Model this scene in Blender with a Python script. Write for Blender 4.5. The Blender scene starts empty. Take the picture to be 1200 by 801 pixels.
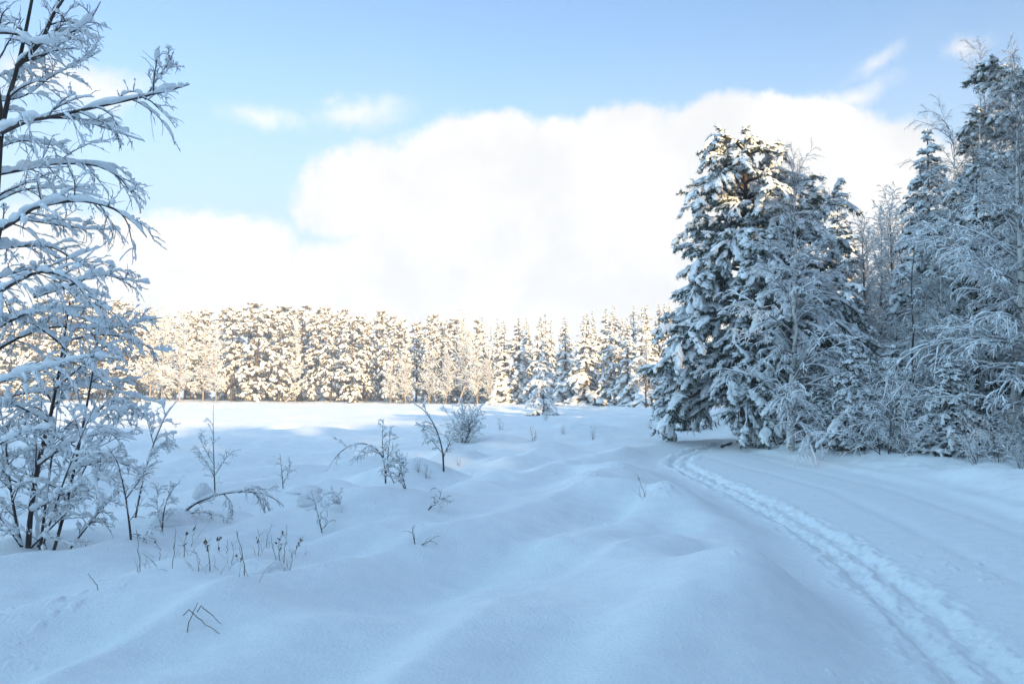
import bpy, math
import numpy as np

# ------------------------------------------------------------------ camera, sky, sun, exposure
scene = bpy.context.scene
col = scene.collection
R = math.radians
HORIZON = 460.0                     # row of the horizon in the 1200 x 801 photograph
FOC = 1000.0                        # focal length in photograph pixels
CAM_H = 1.7
PITCH = math.atan((HORIZON - 400.5) / FOC)

cam_data = bpy.data.cameras.new('camera')
cam_data.sensor_width = 36.0
cam_data.lens = 36.0 * FOC / 1200.0
cam_data.clip_start = 0.05
cam_data.clip_end = 9000
camera = bpy.data.objects.new('camera', cam_data)
camera.location = (0, 0, CAM_H)
camera.rotation_euler = (R(90) + PITCH, 0, 0)
col.objects.link(camera)
scene.camera = camera

SUN_EL = 15.0
SUN_BACK = 24.0                     # degrees right of straight behind the camera
SUN_STRENGTH = 4.7
SKY_STRENGTH = 0.135
CLOUD_STRENGTH = 0.595
VEIL_STRENGTH = 0.52
UNSEEN_FILL_STRENGTH = 1.27  # added out-of-view cloud that brightens the shaded snow
EXPOSURE = 0.95
sun_dir = np.array([math.sin(R(SUN_BACK)) * math.cos(R(SUN_EL)),
                    -math.cos(R(SUN_BACK)) * math.cos(R(SUN_EL)), math.sin(R(SUN_EL))])

scene.view_settings.view_transform = 'Standard'
scene.view_settings.look = 'None'
scene.view_settings.gamma = 1
scene.view_settings.use_curve_mapping = False
scene.view_settings.exposure = EXPOSURE
scene.render.engine = 'CYCLES'
scene.cycles.use_denoising = True
scene.cycles.max_bounces = 5
scene.cycles.diffuse_bounces = 3
scene.cycles.caustics_reflective = False
scene.cycles.caustics_refractive = False
scene.cycles.sample_clamp_indirect = 5

sun_data = bpy.data.lights.new('sun', 'SUN')
sun_data.energy = SUN_STRENGTH
sun_data.angle = R(0.5)
sun_data.color = (1.0, 0.71, 0.36)
sun = bpy.data.objects.new('sun', sun_data)
from mathutils import Vector
sun.rotation_euler = Vector(sun_dir.tolist()).to_track_quat('Z', 'Y').to_euler()
sun.location = (20, -30, 30)
col.objects.link(sun)


class NG:
    """small helper for node graphs"""
    def __init__(self, tree):
        self.t = tree

    def new(self, kind, **kw):
        n = self.t.nodes.new(kind)
        for k, v in kw.items():
            setattr(n, k, v)
        return n

    def link(self, a, b):
        self.t.links.new(a, b)

    def val(self, sock, v):
        if isinstance(v, bpy.types.NodeSocket):
            self.link(v, sock)
        else:
            sock.default_value = v

    def math(self, op, a, b=0.0, c=0.0, clamp=False):
        n = self.new('ShaderNodeMath', operation=op, use_clamp=clamp)
        for s, v in zip(n.inputs, (a, b, c)):
            self.val(s, v)
        return n.outputs[0]

    def mix(self, f, a, b):
        n = self.new('ShaderNodeMix', data_type='RGBA')
        self.val(n.inputs[0], f)
        self.val(n.inputs[6], a)
        self.val(n.inputs[7], b)
        return n.outputs[2]

    def smooth(self, x, lo, hi, a=0.0, b=1.0):
        n = self.new('ShaderNodeMapRange', interpolation_type='SMOOTHSTEP')
        self.val(n.inputs[0], x)
        for i, v in enumerate((lo, hi, a, b)):
            n.inputs[i + 1].default_value = v
        return n.outputs[0]

    def noise(self, vec, scale, detail=4, rough=0.5, dist=0.0):
        n = self.new('ShaderNodeTexNoise')
        n.inputs['Scale'].default_value = scale
        n.inputs['Detail'].default_value = detail
        n.inputs['Roughness'].default_value = rough
        n.inputs['Distortion'].default_value = dist
        if vec is not None:
            self.link(vec, n.inputs['Vector'])
        return n


def sky_angles(px, py):
    """photograph pixel -> azimuth from +Y and elevation, radians"""
    u = (px - 600) / FOC
    v = (400.5 - py) / FOC
    y = math.cos(PITCH) - v * math.sin(PITCH)
    z = math.sin(PITCH) + v * math.cos(PITCH)
    return math.atan2(u, y), math.atan2(z, math.hypot(u, y))


def build_world():
    w = bpy.data.worlds.new('World')
    scene.world = w
    w.use_nodes = True
    t = w.node_tree
    t.nodes.clear()
    g = NG(t)
    out = g.new('ShaderNodeOutputWorld')
    sky = g.new('ShaderNodeTexSky', sky_type='NISHITA', sun_disc=False)
    sky.sun_elevation = R(SUN_EL)
    # the Nishita sun azimuth turns clockwise from +Y seen from above
    sky.sun_rotation = math.atan2(sun_dir[0], sun_dir[1])
    sky.altitude = 150
    sky.air_density = 1.0
    sky.dust_density = 0.3
    sky.ozone_density = 2.5
    bg_sky = g.new('ShaderNodeBackground')
    g.link(sky.outputs[0], bg_sky.inputs[0])
    bg_sky.inputs[1].default_value = SKY_STRENGTH

    tc = g.new('ShaderNodeTexCoord')
    d = tc.outputs['Generated']
    sep = g.new('ShaderNodeSeparateXYZ')
    g.link(d, sep.inputs[0])
    x, y, z = sep.outputs
    az = g.math('ARCTAN2', x, y)
    hyp = g.math('SQRT', g.math('ADD', g.math('MULTIPLY', x, x), g.math('MULTIPLY', y, y)))
    el = g.math('ARCTAN2', z, hyp)
    # billows push the outline around
    n1 = g.noise(d, 7.0, 7, 0.55)
    n2 = g.noise(d, 15.0, 8, 0.66)
    sc = g.new('ShaderNodeSeparateColor')
    g.link(n1.outputs['Color'], sc.inputs[0])
    az = g.math('ADD', az, g.math('MULTIPLY', g.math('SUBTRACT', sc.outputs[0], 0.5), 0.10))
    el = g.math('ADD', el, g.math('MULTIPLY', g.math('SUBTRACT', sc.outputs[1], 0.5), 0.09))
    fine = g.math('MULTIPLY', g.math('SUBTRACT', n2.outputs[0], 0.5), 0.75)

    def blob(px, py, rx, ry, rot=0.0):
        a0, e0 = sky_angles(px, py)
        k = math.cos(math.atan((px - 600) / FOC))
        du = g.math('SUBTRACT', az, a0)
        dv = g.math('SUBTRACT', el, e0)
        c, s = math.cos(R(rot)), math.sin(R(rot))
        uu = g.math('ADD', g.math('MULTIPLY', du, c / (rx / FOC * k)), g.math('MULTIPLY', dv, s / (rx / FOC * k)))
        vv = g.math('ADD', g.math('MULTIPLY', du, -s / (ry / FOC * k)), g.math('MULTIPLY', dv, c / (ry / FOC * k)))
        r = g.math('SQRT', g.math('ADD', g.math('MULTIPLY', uu, uu), g.math('MULTIPLY', vv, vv)))
        return g.math('MULTIPLY', g.math('SUBTRACT', 1.0, r), min(rx, ry) / 60.0)

    def field(blobs):
        f = None
        for b in blobs:
            v = blob(*b)
            f = v if f is None else g.math('SMOOTH_MAX', f, v, 0.12)
        return g.math('ADD', f, fine)

    bank = [(680, 350, 330, 165), (880, 260, 200, 150), (560, 215, 110, 90), (430, 225, 112, 52, 8),
            (740, 200, 110, 80), (880, 165, 80, 50), (1020, 290, 150, 135), (470, 330, 200, 80, 15),
            (640, 190, 80, 50), (985, 190, 110, 60, -15), (330, 375, 160, 48),
            (1130, 330, 160, 160), (1140, 235, 130, 85), (1075, 210, 60, 55), (1400, 380, 260, 150),
            (225, 290, 85, 48), (120, 330, 180, 95), (-150, 350, 260, 130), (-500, 400, 320, 100), (1800, 400, 320, 90)]
    wisps = [(420, 143, 62, 22, 4), (305, 140, 44, 16, -10), (1000, 128, 46, 20, 22), (1015, 84, 30, 14, 20),
             (380, 118, 20, 10), (305, 315, 70, 60, 20), (1130, 58, 30, 12, 10), (90, 100, 110, 24, 10)]
    m_bank = g.smooth(field(bank), -0.03, 0.27)
    m_wisp = g.smooth(field(wisps), -0.08, 0.38, 0.0, 0.9)
    low = g.smooth(el, 0.05, 0.13, 1.0, 0.0)
    mask = g.math('MAXIMUM', g.math('MAXIMUM', m_bank, m_wisp), low)
    front = g.smooth(y, -0.25, 0.35)
    mask = g.math('MULTIPLY', mask, front)
    # pale haze low in the sky ahead, out-of-view cloud added to fill the shade
    veil = g.math('MULTIPLY', g.smooth(el, 0.10, 0.44, 0.95, 0.06), front)
    n4 = g.noise(d, 2.6, 6, 0.55)
    over = g.smooth(n4.outputs[0], 0.36, 0.64, 0.4, 1.0)
    leftward = g.smooth(x, -0.75, 0.15, 0.90, 0.06)      # added cloud weighted left so the fill light comes sideways
    high = g.smooth(el, 0.50, 0.80)
    aside = g.math('MULTIPLY', g.smooth(g.math('ABSOLUTE', az), 0.70, 0.95), g.smooth(el, 0.22, 0.30))
    thin = g.math('MULTIPLY', g.math('MULTIPLY', over, leftward), g.math('MAXIMUM', high, aside))
    # cloud colour: creamy sunlit tops, slightly grey hollows
    n3 = g.noise(d, 6.0, 7, 0.60)
    tone = g.smooth(n3.outputs[0], 0.35, 0.65)
    ccol = g.mix(tone, (0.83, 0.835, 0.845, 1), (1.0, 0.985, 0.955, 1))
    bg_c = g.new('ShaderNodeBackground')
    g.link(ccol, bg_c.inputs[0])
    bg_c.inputs[1].default_value = CLOUD_STRENGTH
    bg_v = g.new('ShaderNodeBackground')
    bg_v.inputs[0].default_value = (0.62, 0.79, 0.96, 1)
    bg_v.inputs[1].default_value = VEIL_STRENGTH
    bg_t = g.new('ShaderNodeBackground')
    bg_t.inputs[0].default_value = (0.45, 0.79, 1.05, 1)
    bg_t.inputs[1].default_value = UNSEEN_FILL_STRENGTH
    sh = bg_sky.outputs[0]
    for f, bgn in ((veil, bg_v), (thin, bg_t), (mask, bg_c)):
        mx = g.new('ShaderNodeMixShader')
        g.link(f, mx.inputs[0])
        g.link(sh, mx.inputs[1])
        g.link(bgn.outputs[0], mx.inputs[2])
        sh = mx.outputs[0]
    g.link(sh, out.inputs[0])


build_world()

# ------------------------------------------------------------------ materials
def material(name, color, rough=0.8, spec=0.2):
    m = bpy.data.materials.new(name)
    m.use_nodes = True
    b = m.node_tree.nodes['Principled BSDF']
    b.inputs['Base Color'].default_value = (*color, 1)
    b.inputs['Roughness'].default_value = rough
    b.inputs['Specular IOR Level'].default_value = spec
    return m, NG(m.node_tree), b


def mat_varied(name, c0, c1, scale, rough=0.85, bump=0.0, bscale=None, detail=4, vec_scale=None, lo=0.35, hi=0.65, bdist=0.02):
    m, g, b = material(name, c0, rough)
    tc = g.new('ShaderNodeTexCoord')
    v = tc.outputs['Object']
    if vec_scale:
        mp = g.new('ShaderNodeMapping')
        mp.inputs['Scale'].default_value = vec_scale
        g.link(v, mp.inputs[0])
        v = mp.outputs[0]
    n = g.noise(v, scale, detail, 0.6)
    f = g.smooth(n.outputs[0], lo, hi)
    g.link(g.mix(f, (*c0, 1), (*c1, 1)), b.inputs['Base Color'])
    if bump:
        n2 = g.noise(v, bscale or scale * 3, 5, 0.65)
        bp = g.new('ShaderNodeBump')
        bp.inputs['Strength'].default_value = bump
        bp.inputs['Distance'].default_value = bdist
        g.link(n2.outputs[0], bp.inputs['Height'])
        g.link(bp.outputs[0], b.inputs['Normal'])
    return m


M = {}
M['snow'] = mat_varied('fresh_snow', (0.84, 0.86, 0.89), (0.88, 0.90, 0.92), 5.0, 0.6, 0.6, 38.0, bdist=0.03)
M['branch_snow'] = mat_varied('snow_on_branches', (0.84, 0.86, 0.88), (0.89, 0.90, 0.91), 9.0, 0.65, 0.4, 45.0, bdist=0.006)
M['rough_snow'] = mat_varied('trodden_snow', (0.83, 0.86, 0.89), (0.89, 0.91, 0.93), 14.0, 0.6, 0.8, 60.0, bdist=0.015)
M['pine_needles'] = mat_varied('pine_needles', (0.022, 0.040, 0.022), (0.055, 0.072, 0.032), 2.5, 0.6)
M['spruce_needles'] = mat_varied('spruce_needles', (0.018, 0.034, 0.022), (0.040, 0.058, 0.032), 2.5, 0.6)
M['warm_light_needles'] = mat_varied('warm_light_pine_needles', (0.13, 0.098, 0.044), (0.27, 0.185, 0.082), 0.8, 0.6)  # tan colour stands in for warm sunlight bounced between the far boughs
M['dark_bark'] = mat_varied('dark_bark', (0.030, 0.025, 0.022), (0.085, 0.068, 0.055), 8.0, 0.9, 0.8, 26.0, vec_scale=(1, 1, 0.3))
M['pine_bark'] = mat_varied('pine_bark', (0.04, 0.029, 0.024), (0.095, 0.06, 0.045), 5.0, 0.9, 0.8, 22.0, vec_scale=(1, 1, 0.35))
M['twig_bark'] = mat_varied('twig_bark', (0.040, 0.030, 0.030), (0.10, 0.075, 0.068), 6.0, 0.85)
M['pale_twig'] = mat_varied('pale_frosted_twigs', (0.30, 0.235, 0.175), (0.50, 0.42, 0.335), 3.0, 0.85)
M['frosted_twig'] = mat_varied('rime_covered_twigs', (0.15, 0.14, 0.14), (0.42, 0.40, 0.40), 7.0, 0.85)
M['birch_bark'] = mat_varied('birch_bark', (0.10, 0.09, 0.085), (0.62, 0.60, 0.56), 5.0, 0.7, 0.3, 30.0, vec_scale=(1, 1, 2.5), lo=0.38, hi=0.46)
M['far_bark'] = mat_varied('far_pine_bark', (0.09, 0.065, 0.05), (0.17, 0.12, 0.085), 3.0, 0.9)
M['dry_stalk'] = mat_varied('dry_stalk', (0.09, 0.060, 0.045), (0.20, 0.14, 0.095), 9.0, 0.85)
M['stone'] = mat_varied('dark_wood', (0.05, 0.045, 0.042), (0.11, 0.10, 0.09), 9.0, 0.85, 0.6, 30)

# ------------------------------------------------------------------ noise and terrain
def hash2(ix, iy, seed):
    v = np.sin(ix * 127.1 + iy * 311.7 + seed * 74.7) * 43758.5453
    return v - np.floor(v)


def vnoise(x, y, seed=0):
    ix, iy = np.floor(x), np.floor(y)
    fx, fy = x - ix, y - iy
    fx = fx * fx * fx * (fx * (fx * 6 - 15) + 10)
    fy = fy * fy * fy * (fy * (fy * 6 - 15) + 10)
    a, b = hash2(ix, iy, seed), hash2(ix + 1, iy, seed)
    c, d = hash2(ix, iy + 1, seed), hash2(ix + 1, iy + 1, seed)
    return (a + (b - a) * fx) * (1 - fy) + (c + (d - c) * fx) * fy - 0.5


def fbm(x, y, seed=0, octaves=4, gain=0.5):
    s, amp = 0, 1.0
    for o in range(octaves):
        c, q = math.cos(0.6 * o), math.sin(0.6 * o)
        s = s + amp * vnoise((x * c - y * q) * 2 ** o + 13.7 * o, (x * q + y * c) * 2 ** o - 7.1 * o, seed + o)
        amp *= gain
    return s


def sstep(x, a, b):
    t = np.clip((x - a) / (b - a), 0, 1)
    return t * t * (3 - 2 * t)


TRAIL = np.array([(1.6, -6), (2.2, 0), (2.55, 3), (2.95, 5), (3.25, 6.4), (3.58, 8.1), (3.88, 10), (4.08, 12.1), (4.25, 15.7),
                  (4.25, 19.5), (4.35, 22.5), (4.9, 24.6), (5.9, 26.8), (7.2, 29.2)], float)


def trail_coords(x, y):
    """distance from the trail's centre line, signed (right positive), and arc length"""
    best = np.full(x.shape, 1e9)
    sgn = np.zeros(x.shape)
    arc = np.zeros(x.shape)
    acc = 0.0
    for p, q in zip(TRAIL[:-1], TRAIL[1:]):
        e = q - p
        l = math.hypot(*e)
        t = np.clip(((x - p[0]) * e[0] + (y - p[1]) * e[1]) / l ** 2, 0, 1)
        dx, dy = x - p[0] - t * e[0], y - p[1] - t * e[1]
        d = np.hypot(dx, dy)
        m = d < best
        best = np.where(m, d, best)
        s = np.sign((x - p[0]) * e[1] - (y - p[1]) * e[0])
        sgn = np.where(m, s, sgn)
        arc = np.where(m, acc + t * l, arc)
        acc += l
    return best * sgn, arc


def bank_x(y):
    return np.interp(y, [-5, 3, 9, 12.6, 16.5, 20, 23.3, 26, 30], [6.0, 6.4, 7.0, 7.6, 8.2, 8.1, 7.8, 7.4, 7.8])


_frng = np.random.default_rng(5)
FOOT = []
_acc, _i = 0.0, 0
for p, q in zip(TRAIL[:-1], TRAIL[1:]):
    e = q - p
    l = math.hypot(*e)
    nrm = np.array([e[1], -e[0]]) / l
    n = int(l / 0.20)
    for k in range(n):
        c = p + e * (k + _frng.uniform(-.2, .2)) / n + nrm * ((-1) ** _i * 0.17 + _frng.normal(0, .12))
        FOOT.append((c[0], c[1], math.atan2(e[1], e[0]) + _frng.normal(0, .25), _frng.uniform(.5, 1.1)))
        _i += 1

MOUNDS = [  # x, y, radius across, radius along, height, turn
    (1.90, 7.0, .95, .80, .44, 0.2), (2.35, 6.2, .6, .9, .16, -.3), (2.1, 13.0, .75, .7, .20, 0), (1.3, 8.4, 1.1, .9, .10, .3),
    (1.1, 6.0, 1.5, .8, .10, .5), (2.1, 17.0, .9, .6, .16, 0), (0.6, 14.3, .9, .8, .17, 0), (-.6, 12.0, .9, .8, .14, .4),
    (1.5, 22.0, 1.0, .8, .20, 0), (-2.2, 16.2, .9, .55, .28, 0), (-1.5, 16.5, .7, .5, .20, 0), (0.0, 19.5, .9, .6, .18, 0),
    (-3.6, 11.2, .30, .22, .14, 0), (-2.7, 9.0, .32, .28, .16, .2), (-2.9, 8.6, .22, .2, .10, 0), (-3.9, 8.6, .5, .4, .12, 0),
    (-3.0, 14.0, .35, .3, .20, 0), (-3.4, 14.5, .3, .28, .16, 0), (-1.75, 11.9, .2, .18, .10, 0),
    (-5.5, 9.6, 1.2, .7, .14, 0), (-4.6, 7.6, .8, .5, .12, .3), (2.9, 28.0, 1.2, .6, .22, 0), (1.3, 36, 1.5, .8, .25, 0),
    (-1.6, 22.0, 1.3, .7, .28, .2), (3.6, 40, 1.6, .8, .28, 0), (-.8, 29, 1.3, .7, .3, 0), (0.9, 27, 1.0, .6, .2, 0),
    (4.9, 47, 2.0, 1.0, .3, 0), (-5, 30, 2.2, 1.0, .25, 0), (-9, 38, 3.0, 1.2, .25, 0), (-3.4, 24, 1.5, .7, .25, 0)]
_mr = np.random.default_rng(21)
for _k in range(110):
    _y = 5.5 * (60 / 5.5) ** _mr.uniform()
    _x = _mr.uniform(-0.62 * _y, 0.28 * _y)
    if _x < np.interp(_y, TRAIL[:, 1], TRAIL[:, 0]) - 1.2:
        _s = _mr.uniform(.4, .8) * (1 + _y / 30)
        MOUNDS.append((_x, _y, _s * _mr.uniform(.9, 1.6), _s * .8, _mr.uniform(.03, .10) * (1 + _y / 40), _mr.uniform(-.5, .5)))


_CREST_PX = [
    ([(470, 822), (505, 801), (580, 748), (655, 705), (738, 662), (800, 639), (850, 618)], .13, .26, .85),
    ([(60, 818), (100, 800), (167, 770), (233, 750), (300, 723), (400, 691), (475, 665), (550, 645), (625, 617), (686, 590), (708, 571), (693, 556)], .13, .26, .8),
    ([(-60, 722), (0, 717), (67, 713), (117, 700), (167, 693), (233, 692), (317, 677), (400, 657)], .10, .24, .7),
    ([(300, 630), (400, 622), (475, 617), (524, 601), (569, 575), (595, 549), (640, 534)], .14, .24, .7),
    ([(640, 655), (700, 632), (760, 606), (800, 590)], .07, .2, .5),
    ([(560, 700), (600, 672), (660, 650), (700, 640)], .05, .2, .5),
    ([(200, 600), (330, 590), (430, 580), (480, 566)], .10, .24, .6)]
CRESTS = []
for _p, _h, _w0, _w1 in _CREST_PX:      # drift crests, in metres on the level field
    _d = [CAM_H * FOC / (q[1] - HORIZON) for q in _p]
    CRESTS.append(([(q[0] - 600) / FOC * d for q, d in zip(_p, _d)], _d, _h, _w0, _w1))


def height(x, y, detail=True):
    x = np.asarray(x, float)
    y = np.asarray(y, float)
    tx = np.interp(y, TRAIL[:, 1], TRAIL[:, 0])
    bx = bank_x(y)
    r = np.hypot(x, y)
    beyond = sstep(y, 24, 34)
    left = sstep(tx - 0.35 - x, 0.0, 1.3)
    left = left * (1 - beyond) + beyond
    right = sstep(x - bx, -0.2, 0.9) * (1 - beyond * (1 - sstep(x - 9.5, 0, 2)))
    h = np.zeros_like(x)
    # furrows that run away to the upper right
    warp = fbm(x / 3.1, y / 5.2, 3, 2) * 0.9
    u = (x - 0.50 * y) / 1.12 + warp
    amp = 0.055 * sstep(r, 2, 5) * (1 - sstep(y, 18, 40)) * (0.55 + 1.4 * (vnoise(x / 2.4, y / 3.6, 9) + .35))
    th = 2 * np.pi * u / 1.9
    h += left * amp * np.sin(th + 0.55 * np.sin(th))
    h += left * fbm(x / 1.5, y / 1.9, 17, 4, 0.42) * 0.15
    for cx, cy, ch, w0, w1 in CRESTS:
        best = np.full(x.shape, 1e9)
        sg = np.zeros(x.shape)
        for p, q in zip(range(len(cx) - 1), range(1, len(cx))):
            ex, ey = cx[q] - cx[p], cy[q] - cy[p]
            t = np.clip(((x - cx[p]) * ex + (y - cy[p]) * ey) / (ex * ex + ey * ey), 0, 1)
            dx, dy = x - cx[p] - t * ex, y - cy[p] - t * ey
            dd = np.hypot(dx, dy)
            m = dd < best
            best = np.where(m, dd, best)
            sg = np.where(m, dx * ey - dy * ex, sg)
        w = np.where(sg > 0, w1, w0) * (1 + 0.5 * vnoise(x / 1.3, y / 1.3, 71)) * (0.6 + y / 18)
        h += left * 1.25 * ch * (1 + 0.7 * vnoise(x / 1.7, y / 1.7, 72)) * np.exp(-(best / w) ** 2)
    # small clods and pits
    cr = vnoise(x / .085, y / .085, 81) + 0.5 * vnoise(x / 1.1, y / 1.1, 82)
    h += 0.030 * np.clip(cr - 0.52, 0, .25) / .25 * (r < 24)
    # rolling field
    far = sstep(y, 12, 45)
    h += fbm(x / 7.0, y / 5.0, 31, 3) * 0.30 * far * (1 - right) * (1 - sstep(r, 200, 400))
    # mounds
    for mx, my, sx, sy, mh, rot in MOUNDS:
        c, s = math.cos(rot), math.sin(rot)
        dx, dy = x - mx, y - my
        a = ((dx * c + dy * s) / sx) ** 2 + ((-dx * s + dy * c) / sy) ** 2
        h += left * 0.8 * mh * np.exp(-a ** 1.15 * 0.8)
    # lane: lower and smooth, with a bank on its right
    lane = (1 - left) * (1 - right) * (1 - beyond)
    ruts = sum(-0.022 * np.exp(-((bx - x - o - 0.25 * vnoise(y / 4.0, y * 0, 43)) / .16) ** 2) for o in (0.75, 2.0))
    h += lane * (-0.16 + fbm(x / 2.5, y / 6.0, 41, 2) * 0.035 + ruts)
    inner = np.exp(-((x - bx - 0.05) / 0.22) ** 2) * (1 - beyond)
    h += inner * (0.07 + 0.06 * vnoise(y / 0.9, x / 2, 44))
    outer = right * (0.10 + 0.05 * sstep(x - bx, .2, 2.5) + fbm(x / 1.3, y / 1.7, 47, 4) * 0.20)
    b2 = bx + 1.6 + 0.5 * vnoise(y / 3.0, y * 0, 45)
    outer += right * 0.16 * np.exp(-((x - b2) / 0.6) ** 2) * (0.7 + 0.9 * vnoise(y / 1.1, x / 1.1, 46)) * (1 - beyond)
    h += outer
    # trodden trail
    if detail:
        td, arc = trail_coords(x, y)
        wid = 0.29 + 0.10 * vnoise(arc / 0.6, arc * 0, 52)
        band = 1 - sstep(np.abs(td), wid * 0.75, wid * 1.35)
        at = np.abs(td)
        lanes = -0.045 * np.exp(-((at - 0.17) / 0.10) ** 2) * (0.6 + 0.9 * (vnoise(arc / 0.35, td / .3, 54) + .5))
        h += band * (-0.02 + lanes + 0.028 * fbm(arc / 0.34, td / 0.13, 53, 3, .6) + 0.03 * vnoise(x / .065, y / .065, 60))
        h += np.exp(-((at - wid * 1.12) / .15) ** 2) * (0.015 + .04 * vnoise(arc / .26, td / .12, 58) + .03 * vnoise(x / .07, y / .07, 61))
        near = np.abs(td) < 0.8
        if near.any():
            xs, ys = x[near], y[near]
            f = np.zeros_like(xs)
            for fx, fy, fa, fs in FOOT:
                dx, dy = xs - fx, ys - fy
                m = (np.abs(dx) < .4) & (np.abs(dy) < .4)
                if not m.any():
                    continue
                c, s = math.cos(fa), math.sin(fa)
                a = ((dx[m] * c + dy[m] * s) / .145) ** 2 + ((-dx[m] * s + dy[m] * c) / .07) ** 2
                f[m] += -0.028 * fs * np.exp(-a ** 1.3) + 0.010 * fs * np.exp(-(np.sqrt(a) - 1.5) ** 2 * 5)
            h[near] += f
    # level where the photographer stands
    h *= sstep(r, 0.6, 3.0)
    # unseen rise added behind the camera for skylight, far forest floor rises a little
    h += 15.0 * sstep(-y, 28, 66)
    h += 0.6 * sstep(y, 118, 175)
    return h


def gz(x, y):
    return float(height(np.array([float(x)]), np.array([float(y)]))[0])


def ray(px, py, d):
    """point at depth d (metres along +Y) seen at a photograph pixel"""
    u, v = (px - 600) / FOC, (400.5 - py) / FOC
    y = math.cos(PITCH) - v * math.sin(PITCH)
    z = math.sin(PITCH) + v * math.cos(PITCH)
    return np.array([u / y * d, d, CAM_H + z / y * d])


def ground_at(px, py):
    p1 = ray(px, py, 1.0)
    ds = np.geomspace(2.5, 220, 700)
    gap = CAM_H + (p1[2] - CAM_H) * ds - height(p1[0] * ds, ds, False)
    hit = np.nonzero(gap <= 0)[0]
    if len(hit) == 0:
        d = CAM_H * FOC / max(py - HORIZON, 4)
    else:
        i = max(hit[0], 1)
        d = ds[i - 1] + (ds[i] - ds[i - 1]) * gap[i - 1] / (gap[i - 1] - gap[i])
    return np.array([p1[0] * d, d, gz(p1[0] * d, d)])


def new_mesh(name, V, faces, mat, parent=None, smooth=True):
    me = bpy.data.meshes.new(name)
    V = np.ascontiguousarray(V, np.float32)
    faces = [np.asarray(f, np.int32) for f in faces if len(f)]
    nl = sum(f.size for f in faces)
    npoly = sum(len(f) for f in faces)
    me.vertices.add(len(V))
    me.vertices.foreach_set('co', V.ravel())
    me.loops.add(nl)
    me.polygons.add(npoly)
    me.loops.foreach_set('vertex_index', np.concatenate([f.ravel() for f in faces]))
    sizes = np.concatenate([np.full(len(f), f.shape[1]) for f in faces]).astype(np.int32)
    me.polygons.foreach_set('loop_start', (np.cumsum(sizes) - sizes).astype(np.int32))
    me.polygons.foreach_set('use_smooth', np.full(npoly, smooth))
    me.materials.append(mat)
    me.update(calc_edges=True)
    o = bpy.data.objects.new(name, me)
    col.objects.link(o)
    if parent is not None:
        o.parent = parent
    return o


def structure(o, label):
    o['kind'] = 'structure'
    o['label'] = label
    o['category'] = o.name.replace('_', ' ')


def build_ground():
    a_front = np.arange(-40, 40.001, 0.085)
    a_back = np.linspace(40, 320, 141)[1:-1]
    ang = np.radians(np.concatenate([a_front, a_back]))
    rad = [0.4]
    while rad[-1] < 3600:
        r = rad[-1]
        k = 1.05 if r < 3.5 else 1.0065 if r < 32 else 1.015 if r < 200 else 1.09
        rad.append(r * k)
    rad = np.array(rad)
    A, RR = np.meshgrid(ang, rad)
    X, Y = np.sin(A) * RR, np.cos(A) * RR
    Z = height(X, Y)
    e = np.maximum(0.012, RR * 0.0016)
    # normals from the mesh grid itself
    V = np.stack([X, Y, Z], -1)
    nr, na = X.shape
    da = np.roll(V, -1, 1) - np.roll(V, 1, 1)
    dr = np.empty_like(V)
    dr[1:-1] = V[2:] - V[:-2]
    dr[0], dr[-1] = V[1] - V[0], V[-1] - V[-2]
    N = np.cross(da, dr)
    N /= np.linalg.norm(N, axis=-1, keepdims=True)
    N *= np.sign(N[..., 2:3])
    idx = np.arange(nr * na).reshape(nr, na)
    nxt = np.roll(idx, -1, 1)
    F = np.stack([idx[:-1], nxt[:-1], nxt[1:], idx[1:]], -1).reshape(-1, 4)
    V, N = V.reshape(-1, 3), N.reshape(-1, 3)
    V = np.vstack([V, [[0, 0, float(V[:na, 2].mean())]]])
    N = np.vstack([N, [[0, 0, 1]]])
    fan = np.stack([np.full(na, len(V) - 1), nxt[0], idx[0]], -1)
    C = V[F].mean(1)
    td, arc = trail_coords(C[:, 0], C[:, 1])
    on_trail = (np.abs(td) < 0.66) & (C[:, 1] > -6) & (C[:, 1] < 29)
    tx = np.interp(C[:, 1], TRAIL[:, 1], TRAIL[:, 0])
    on_lane = (C[:, 0] > tx) & (C[:, 0] < bank_x(C[:, 1])) & (C[:, 1] > -8) & (C[:, 1] < 27) & ~on_trail
    for name, sel, mat, extra, label in (
            ('ground', ~(on_trail | on_lane), M['snow'], True, 'deep undulating blue shaded snow covering the open field'),
            ('path', on_trail, M['rough_snow'], False, 'trodden footprint trail curving along the left side of the lane'),
            ('road', on_lane, M['snow'], False, 'smooth level snow covered lane between footprint trail and forest bank')):
        f = F[sel]
        used = np.unique(np.concatenate([f.ravel(), fan.ravel()]) if extra else f)
        remap = np.full(len(V), -1)
        remap[used] = np.arange(len(used))
        fl = [remap[f]] + ([remap[fan]] if extra else [])
        o = new_mesh(name, V[used], fl, mat)
        o.data.normals_split_custom_set_from_vertices(N[used].tolist())
        structure(o, label)


build_ground()

# ------------------------------------------------------------------ growing plants
UP = np.array([0, 0, 1.0])


def nrm(a):
    return a / np.maximum(np.linalg.norm(a, axis=-1, keepdims=True), 1e-9)


class Geo:
    """vertices and faces of one mesh, gathered piece by piece"""
    def __init__(self):
        self.V, self.F3, self.F4, self.n = [], [], [], 0

    def add(self, V, F):
        V = np.asarray(V).reshape(-1, 3)
        F = np.asarray(F)
        (self.F3 if F.shape[1] == 3 else self.F4).append(F + self.n)
        self.V.append(V)
        self.n += len(V)

    def build(self, name, mat, parent=None, smooth=True):
        fs = [np.concatenate(f) for f in (self.F3, self.F4) if f]
        return new_mesh(name, np.concatenate(self.V), fs, mat, parent, smooth)


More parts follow.
